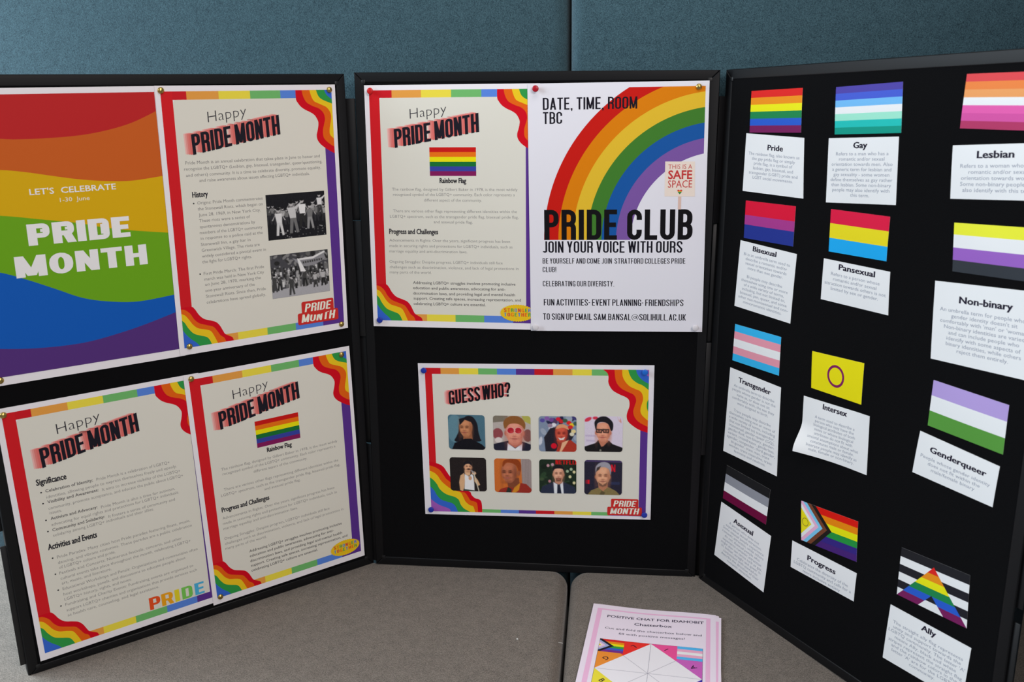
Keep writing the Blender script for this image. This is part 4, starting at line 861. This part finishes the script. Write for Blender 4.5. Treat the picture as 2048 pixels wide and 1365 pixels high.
card('white card headed Pansexual', q, 'Pansexual', (30, 97), 12, 8.0, ['Refers to a person whose', 'romantic and/or sexual', 'attraction towards others is not', 'limited by sex or gender.'], 22, 7.2, 89, 45)
q = [(441,629.8),(570,637),(580,531.5),(447,527.6)]
card('white card headed Non-binary, cut by the photo edge', q, 'Non-binary', (37, 110), 24.5, 8.2, ['An umbrella term for people whose', 'gender identity doesn\'t sit', "comfortably with 'man' or 'woman'.", 'Non-binary identities are varied', 'and can include people who', 'identify with some aspects of', 'binary identities, while others', 'reject them entirely.'], 37, 7.2, 124, 46, cu_=72)
q = [(53.5,421.1),(177.6,417.6),(182.8,269),(48.1,268.8)]
card('tall white card headed Transgender', q, 'Transgender', (23.5, 102), 19.5, 8.4, ['An umbrella term to describe', 'people whose gender is not the', 'same as, or does not sit', 'comfortably with, the sex they', 'were assigned at birth.', '', 'Trans people may describe', 'themselves using one or more of', 'a wide variety of terms, including', '(but not limited to) transgender,', 'transsexual, gender-queer (GQ),', 'gender-fluid, non-binary, gender-', 'variant, crossdresser, genderless,', 'agender, nongender, third gender,', 'bi-gender, trans man, trans', 'woman, trans masculine, trans', 'feminine and neutrois.'], 30, 7.2, 98, 47)
q = [(228,417.7),(358.4,422.5),(361.9,334.6),(230.5,331)]
def curl(a, b):
    t = max(0.0, (b-0.45)/0.55); return 17*t*t*(3-2*t)*max(0, 1-a*1.25)**2+1.5*math.sin(math.pi*a)*math.sin(math.pi*b)+2.0*max(0, a-0.8)*5*(1-b)*0.6
card('white card headed Intersex with its lower left corner curling away', q, 'Intersex', (40.5, 88.5), 11.5, 8.0, ['A term used to describe a', 'person who may have the', 'biological attributes of both', 'sexes or whose biological', 'attributes do not fit with', 'societal assumptions about what', 'constitutes male or female.', 'Intersex people may identify as', 'male, female or non-binary.'], 28.5, 6.3, 78, 48, fn=curl, cap=4.3)
q = [(443.4,426.9),(562.5,417.2),(559.9,362.3),(437.9,366.3)]
card('white card headed Genderqueer', q, 'Genderqueer', (20, 104), 22.5, 8.0, ['People whose gender identity', 'does not fit within the', 'male/female binary'], 34, 7.4, 103, 49)
q = [(51.1,174.6),(179.8,163),(171.5,57),(40.5,68)]
card('white card headed Asexual, lowest of the left column', q, 'Asexual', (37, 88), 21.5, 8.3, ['A person who does not', 'experience sexual attraction.', 'Some asexual people experience', 'romantic attraction, while others', 'do not. Asexual people who', 'experience romantic attraction', 'might also use terms such as gay,', 'bi, lesbian, straight and queer in', 'conjunction with asexual to', 'describe the direction of their', 'romantic attraction.'], 30, 7.1, 77, 50, cu_=66)
q = [(227.9,175.8),(361.4,180.2),(360.8,134.2),(228.7,130)]
card('white card headed Progress', q, 'Progress', (35, 94.5), 18.8, 8.0, ['Celebrates the diversity of the', 'LGBTQ community and calls for a', 'more inclusive society'], 28.5, 7.2, 107, 51)
q = [(426.1,162.3),(556.3,164.7),(553,81),(422.1,75.9)]
card('white card headed Ally, lowest of the right column', q, 'Ally', (54, 78), 12.5, 8.0, ['The straight ally flag represents', 'unity and support towards the', "LGBTQ community. The letter 'A'", 'means Ally, black and white', 'stripes represent the straight flag', 'and the rainbow colors in the', "letter 'A' are for the LGBTQ", 'community.'], 25, 7.2, 113, 52)

# ------------------------------------------------------------------ chatterbox sheets stacked on the seat
def seat_frame(x, y, ang, z):
    u = Vector((math.cos(ang), math.sin(ang), 0)); v = Vector((-math.sin(ang), math.cos(ang), 0))
    return frame_matrix(Vector((x, y, z)), u, v)
def wavy(a, b):
    return 2.2*(0.5+0.5*math.cos(2*math.pi*a*1.05+0.4))*max(0, 1-b*1.3)+1.1*math.sin(math.pi*a)*b+0.9
PNK = (226, 172, 202); IN = (223, 211, 226)
top_ang = math.radians(-6.0)
def pink_border(sh, top):
    p = Print(sh, 'printed_border', 1)
    p.poly(rect(9, 13, 201 if top else 206, 284), PNK); p.poly(rect(17, 17, 194 if top else 199, 279), IN, 1); p.done(20)
stack = [(0.0, 0.0, 0, 'topmost chatterbox sheet of the paper stack on the seat, with coloured corner flags'),
         (9.0, -4.5, -0.6, 'second chatterbox sheet, its pink border peeking out right of the top sheet'),
         (3.0, -2.0, 0.5, 'third chatterbox sheet, mostly hidden below the two upper sheets of the stack'), (5.0, -3.5, 0.9, 'lowest chatterbox sheet of the stack, lying on the seat cloth')]
for i, (dx, dy, da, lab) in enumerate(stack):
    z = -0.0013+0.00050*(len(stack)-1-i)
    lab = lab or 'plain-edged chatterbox sheet in the lower part of the paper stack'
    fm = seat_frame(0.1170, -0.1192, top_ang+math.radians(da), z)
    sh = Sheet('chatterbox_sheet', lab, 'paper sheet', fm, [(dx, dy), (210+dx, dy), (210+dx, dy-297), (dx, dy-297)], 210, 297, 0.5, 0, 60+i, group='chatterbox sheets stacked on the seat', bulge=wavy, paper=IN, step=6)
    if i < 2: pink_border(sh, i == 0)
    if i: continue
    p = Print(sh, 'heading', 3); c = (44, 36, 60)
    text(p, 'POSITIVE CHAT FOR IDAHOBIT', 28, 39, 7.2, c, 190, 32.5, off=0.016)
    text(p, 'Chatterbox', 75, 55, 7.2, c, 138, 52, off=0.016); p.done(0)
    p = Print(sh, 'body_text', 3)
    text(p, 'Cut and fold the chatterbox below and', 28, 75, 5.6, (56, 50, 70), 187, 70.5, off=0.004)
    text(p, 'fill with positive messages!', 52, 88, 5.6, (56, 50, 70), 160, 85, off=0.004); p.done(0)
    p = Print(sh, 'printed_pattern', 3); X0, Y0, S = 24, 106, 165
    p.poly(rect(X0-0.5, Y0-0.5, X0+S+0.5, Y0+S+0.5), (70, 66, 80))
    h = S/2
    def tri4(cx, cy, sx, sy, c1, c2):
        p.poly([(cx, cy), (cx+sx*h, cy), (cx+sx*h/2, cy+sy*h/2)], c1, 1); p.poly([(cx, cy), (cx, cy+sy*h), (cx+sx*h/2, cy+sy*h/2)], c2, 1)
    tri4(X0, Y0, 1, 1, (222, 48, 42), (228, 134, 50)); tri4(X0+S, Y0, -1, 1, (222, 78, 140), (188, 92, 174)); tri4(X0, Y0+S, 1, -1, (232, 206, 60), (232, 206, 60)); tri4(X0+S, Y0+S, -1, -1, (60, 44, 160), (60, 44, 160))
    p.poly([(X0+h, Y0), (X0+S, Y0+h), (X0+h, Y0+S), (X0, Y0+h)], (224, 217, 228), 2)
    lc = (150, 146, 158)
    for x0_, y0_, x1_, y1_ in ((X0+h, Y0, X0+h, Y0+S), (X0, Y0+h, X0+S, Y0+h), (X0+h/2, Y0+h/2, X0+h*1.5, Y0+h*1.5), (X0+h*1.5, Y0+h/2, X0+h/2, Y0+h*1.5)):
        d = math.hypot(x1_-x0_, y1_-y0_); nx, ny = -(y1_-y0_)/d*0.35, (x1_-x0_)/d*0.35
        p.poly([(x0_+nx, y0_+ny), (x1_+nx, y1_+ny), (x1_-nx, y1_-ny), (x0_-nx, y0_-ny)], lc, 3)
    fw, fh = 40, 36
    for j, cc_ in enumerate(((206, 40, 36), (224, 132, 24), (228, 210, 20), (50, 146, 60), (56, 84, 180), (112, 44, 126))): p.poly(rect(X0, Y0+j*fh/6, X0+fw, Y0+(j+1)*fh/6), cc_, 4)
    for j, (xx, cc_) in enumerate(((24, (34, 28, 40)), (17, (150, 160, 196)), (11, (226, 180, 200)), (6, (228, 226, 232)))):
        p.poly([(X0, Y0+fh/2-xx*0.85), (X0+xx, Y0+fh/2), (X0, Y0+fh/2+xx*0.85)], cc_, 5+j*0.4, rect(X0, Y0, X0+fw, Y0+fh))
    p.poly([(X0, Y0+fh/2-3), (X0+4, Y0+fh/2), (X0, Y0+fh/2+3)], (228, 196, 50), 7)
    for j, cc_ in enumerate(((80, 170, 224), (222, 160, 186), (232, 226, 232), (222, 160, 186), (80, 170, 224))): p.poly(rect(X0+S-fw, Y0+j*fh/5, X0+S, Y0+(j+1)*fh/5), cc_, 4)
    KK = (34, 24, 40)
    def rot_text(ch, cx, cy, ang, cap):
        c_, s_ = math.cos(ang), math.sin(ang); vs_, fs_ = glyphs(ch, 0.01); mx = max(x for x, y in vs_)/2
        p.tri([(cx+((x-mx)*c_-(y-0.34)*-s_)*cap/CAPH, cy+((x-mx)*s_-(y-0.34)*c_)*cap/CAPH) for x, y in vs_], fs_, KK, 4.5)
    rot_text('L', X0+56, Y0+13, math.radians(135), 9); rot_text('G', X0+15, Y0+53, math.radians(135), 9); rot_text('B', X0+15, Y0+S-53, math.radians(45), 9)
    rot_text('I', X0+S-57, Y0+13, math.radians(-135), 8); rot_text('A', X0+S-14, Y0+54, math.radians(-135), 9)
    p.done(20)

# ------------------------------------------------------------------ pins
def lathe(name, prof, mat, n=20):
    bm = bmesh.new(); rings = []
    for r, z in prof:
        rings.append([bm.verts.new((r*math.cos(2*math.pi*i/n)*MM, r*math.sin(2*math.pi*i/n)*MM, z*MM)) for i in range(n)] if r > 0 else [bm.verts.new((0, 0, z*MM))])
    for a, b in zip(rings, rings[1:]):
        for i in range(n):
            j = (i+1) % n
            if len(a) == 1: bm.faces.new((a[0], b[i], b[j]))
            elif len(b) == 1: bm.faces.new((a[i], b[0], a[j]))
            else: bm.faces.new((a[i], b[i], b[j], a[j]))
    bmesh.ops.recalc_face_normals(bm, faces=bm.faces[:])
    me = bpy.data.meshes.new(name); bm.to_mesh(me); bm.free(); me.materials.append(mat)
    for p_ in me.polygons: p_.use_smooth = True
    return me
brass = plain('brass', (206, 176, 100), 0.28, 1.0)
def plastic(n, c): return plain(n, c, 0.35, 0, 0.5)
needle = lathe('pin_needle', [(0, -4.0), (0.45, -1.5), (0.45, 0.2), (0, 0.2)], plain('steel', (170, 170, 176), 0.3, 1.0), 8)
dome = lathe('drawing_pin', [(0, 0.0), (4.9, 0.0), (5.0, 0.3), (4.6, 1.2), (3.4, 2.4), (1.8, 3.1), (0, 3.3)], brass)
PB = [(0, 0.0), (3.0, 0.0), (3.1, 1.0), (2.2, 1.8), (2.2, 4.0), (4.9, 4.8), (5.4, 5.4), (5.2, 6.4), (4.4, 6.9), (0, 7.1)]
pinm = {n: lathe('push_pin', PB, plastic(n+'_plastic', c)) for n, c in (('red', (206, 20, 22)), ('crimson', (178, 6, 34)), ('blue', (26, 52, 168)), ('bright_blue', (24, 110, 214)), ('white', (226, 222, 226)))}
BP, PP = 'brass drawing pins', 'coloured push pins'
def pin(k, s, t, h, kind, label):
    me = dome if kind == 'brass' else pinm[kind]
    nm = 'drawing_pin' if kind == 'brass' else 'push_pin'
    root = thing(nm, label, 'pin', PM[k] @ Matrix.Translation((s*MM, t*MM, h*MM)), BP if kind == 'brass' else PP)
    new_obj('pin_head', me, root); new_obj('needle', needle, root)
def at(sh, k, u, v, kind, label, over=0.9):
    x, y, z = sh.P(u, v, over)
    pin(k, x/MM+sh.o.x, y/MM+sh.o.y, z/MM, kind, label)
at(sH, 'L', 9.0, 7.0, 'brass', 'brass drawing pin joining the wave poster and history poster at the top')
at(sH, 'L', 286, 8.5, 'brass', 'brass drawing pin at the top right corner of the history poster')
at(sH, 'L', 16.0, 406.5, 'brass', 'brass drawing pin at the bottom left corner of the history poster')
at(sH, 'L', 284.5, 411, 'brass', 'brass drawing pin at the bottom right corner of the history poster')
at(s3, 'L', 12.0, 7.0, 'brass', 'brass drawing pin at the top left of the lower right poster of the left panel')
at(s3, 'L', 280.5, 13.5, 'brass', 'brass drawing pin in the blue top right corner of the lower left-panel poster')
at(s3, 'L', 13.5, 407, 'brass', 'brass drawing pin at the bottom left corner of the flag poster by the bench')
at(s2, 'L', 10.5, 10.5, 'brass', 'brass drawing pin at the top left of the bullet list poster')
at(sB, 'L', 31, 411.5, 'brass', 'brass drawing pin low on the left edge of the wave poster')
at(sC, 'C', 280, 9.5, 'brass', 'brass drawing pin at the top right of the quarter rainbow poster')
at(sA, 'C', 11.5, 9.5, 'red', 'red push pin at the top left of the centre flag poster')
at(sC, 'C', 13.8, 8.2, 'crimson', 'dark red push pin between the two upper posters of the centre panel')
at(sC, 'C', 8.7, 412.5, 'white', 'white push pin at the lower left of the quarter rainbow poster')
at(sC, 'C', 285, 411.5, 'white', 'white push pin at the lower right of the quarter rainbow poster')
at(sA, 'C', 13.0, 407, 'blue', 'blue push pin in the lower left corner of the centre flag poster')
at(sG, 'C', 11.5, 12.0, 'blue', 'blue push pin at the top left of the quiz poster')
at(sG, 'C', 404, 11.5, 'bright_blue', 'bright blue push pin at the top right of the quiz poster')
at(sG, 'C', 12.5, 285, 'blue', 'blue push pin at the bottom left of the quiz poster')
at(sG, 'C', 408.5, 285, 'blue', 'blue push pin at the bottom right of the quiz poster')

# ------------------------------------------------------------------ lint
lint_m = plain('lint', (214, 212, 206), 0.9)
def fleck(label, loc, pts, r):
    cu = bpy.data.curves.new('lint', 'CURVE'); cu.dimensions = '3D'; cu.bevel_depth = r; cu.bevel_resolution = 1; cu.resolution_u = 3
    sp = cu.splines.new('POLY'); sp.points.add(len(pts)-1)
    for a, b in zip(sp.points, pts): a.co = (*b, 1)
    o = bpy.data.objects.new('t', cu); COL.objects.link(o); bpy.context.view_layer.update()
    me = bpy.data.meshes.new_from_object(o.evaluated_get(bpy.context.evaluated_depsgraph_get())); bpy.data.objects.remove(o)
    me.materials.append(lint_m); o = new_obj('lint_thread', me); o.location = loc
    tag(o, label, 'lint')
fleck('loose pale thread in the gap between the seat cushions', (0.0640, -0.2280, -0.0085), [(-0.004, 0.001, 0), (0, 0, 0.0004), (0.004, -0.0005, 0)], 0.00035)
fleck('white fleck of lint on the left seat cushion near the gap', (-0.0065, -0.2353, -0.0005), [(-0.0012, 0.0012, 0), (0.0012, -0.001, 0.0002)], 0.0013)
bpy.data.objects.remove(_to)
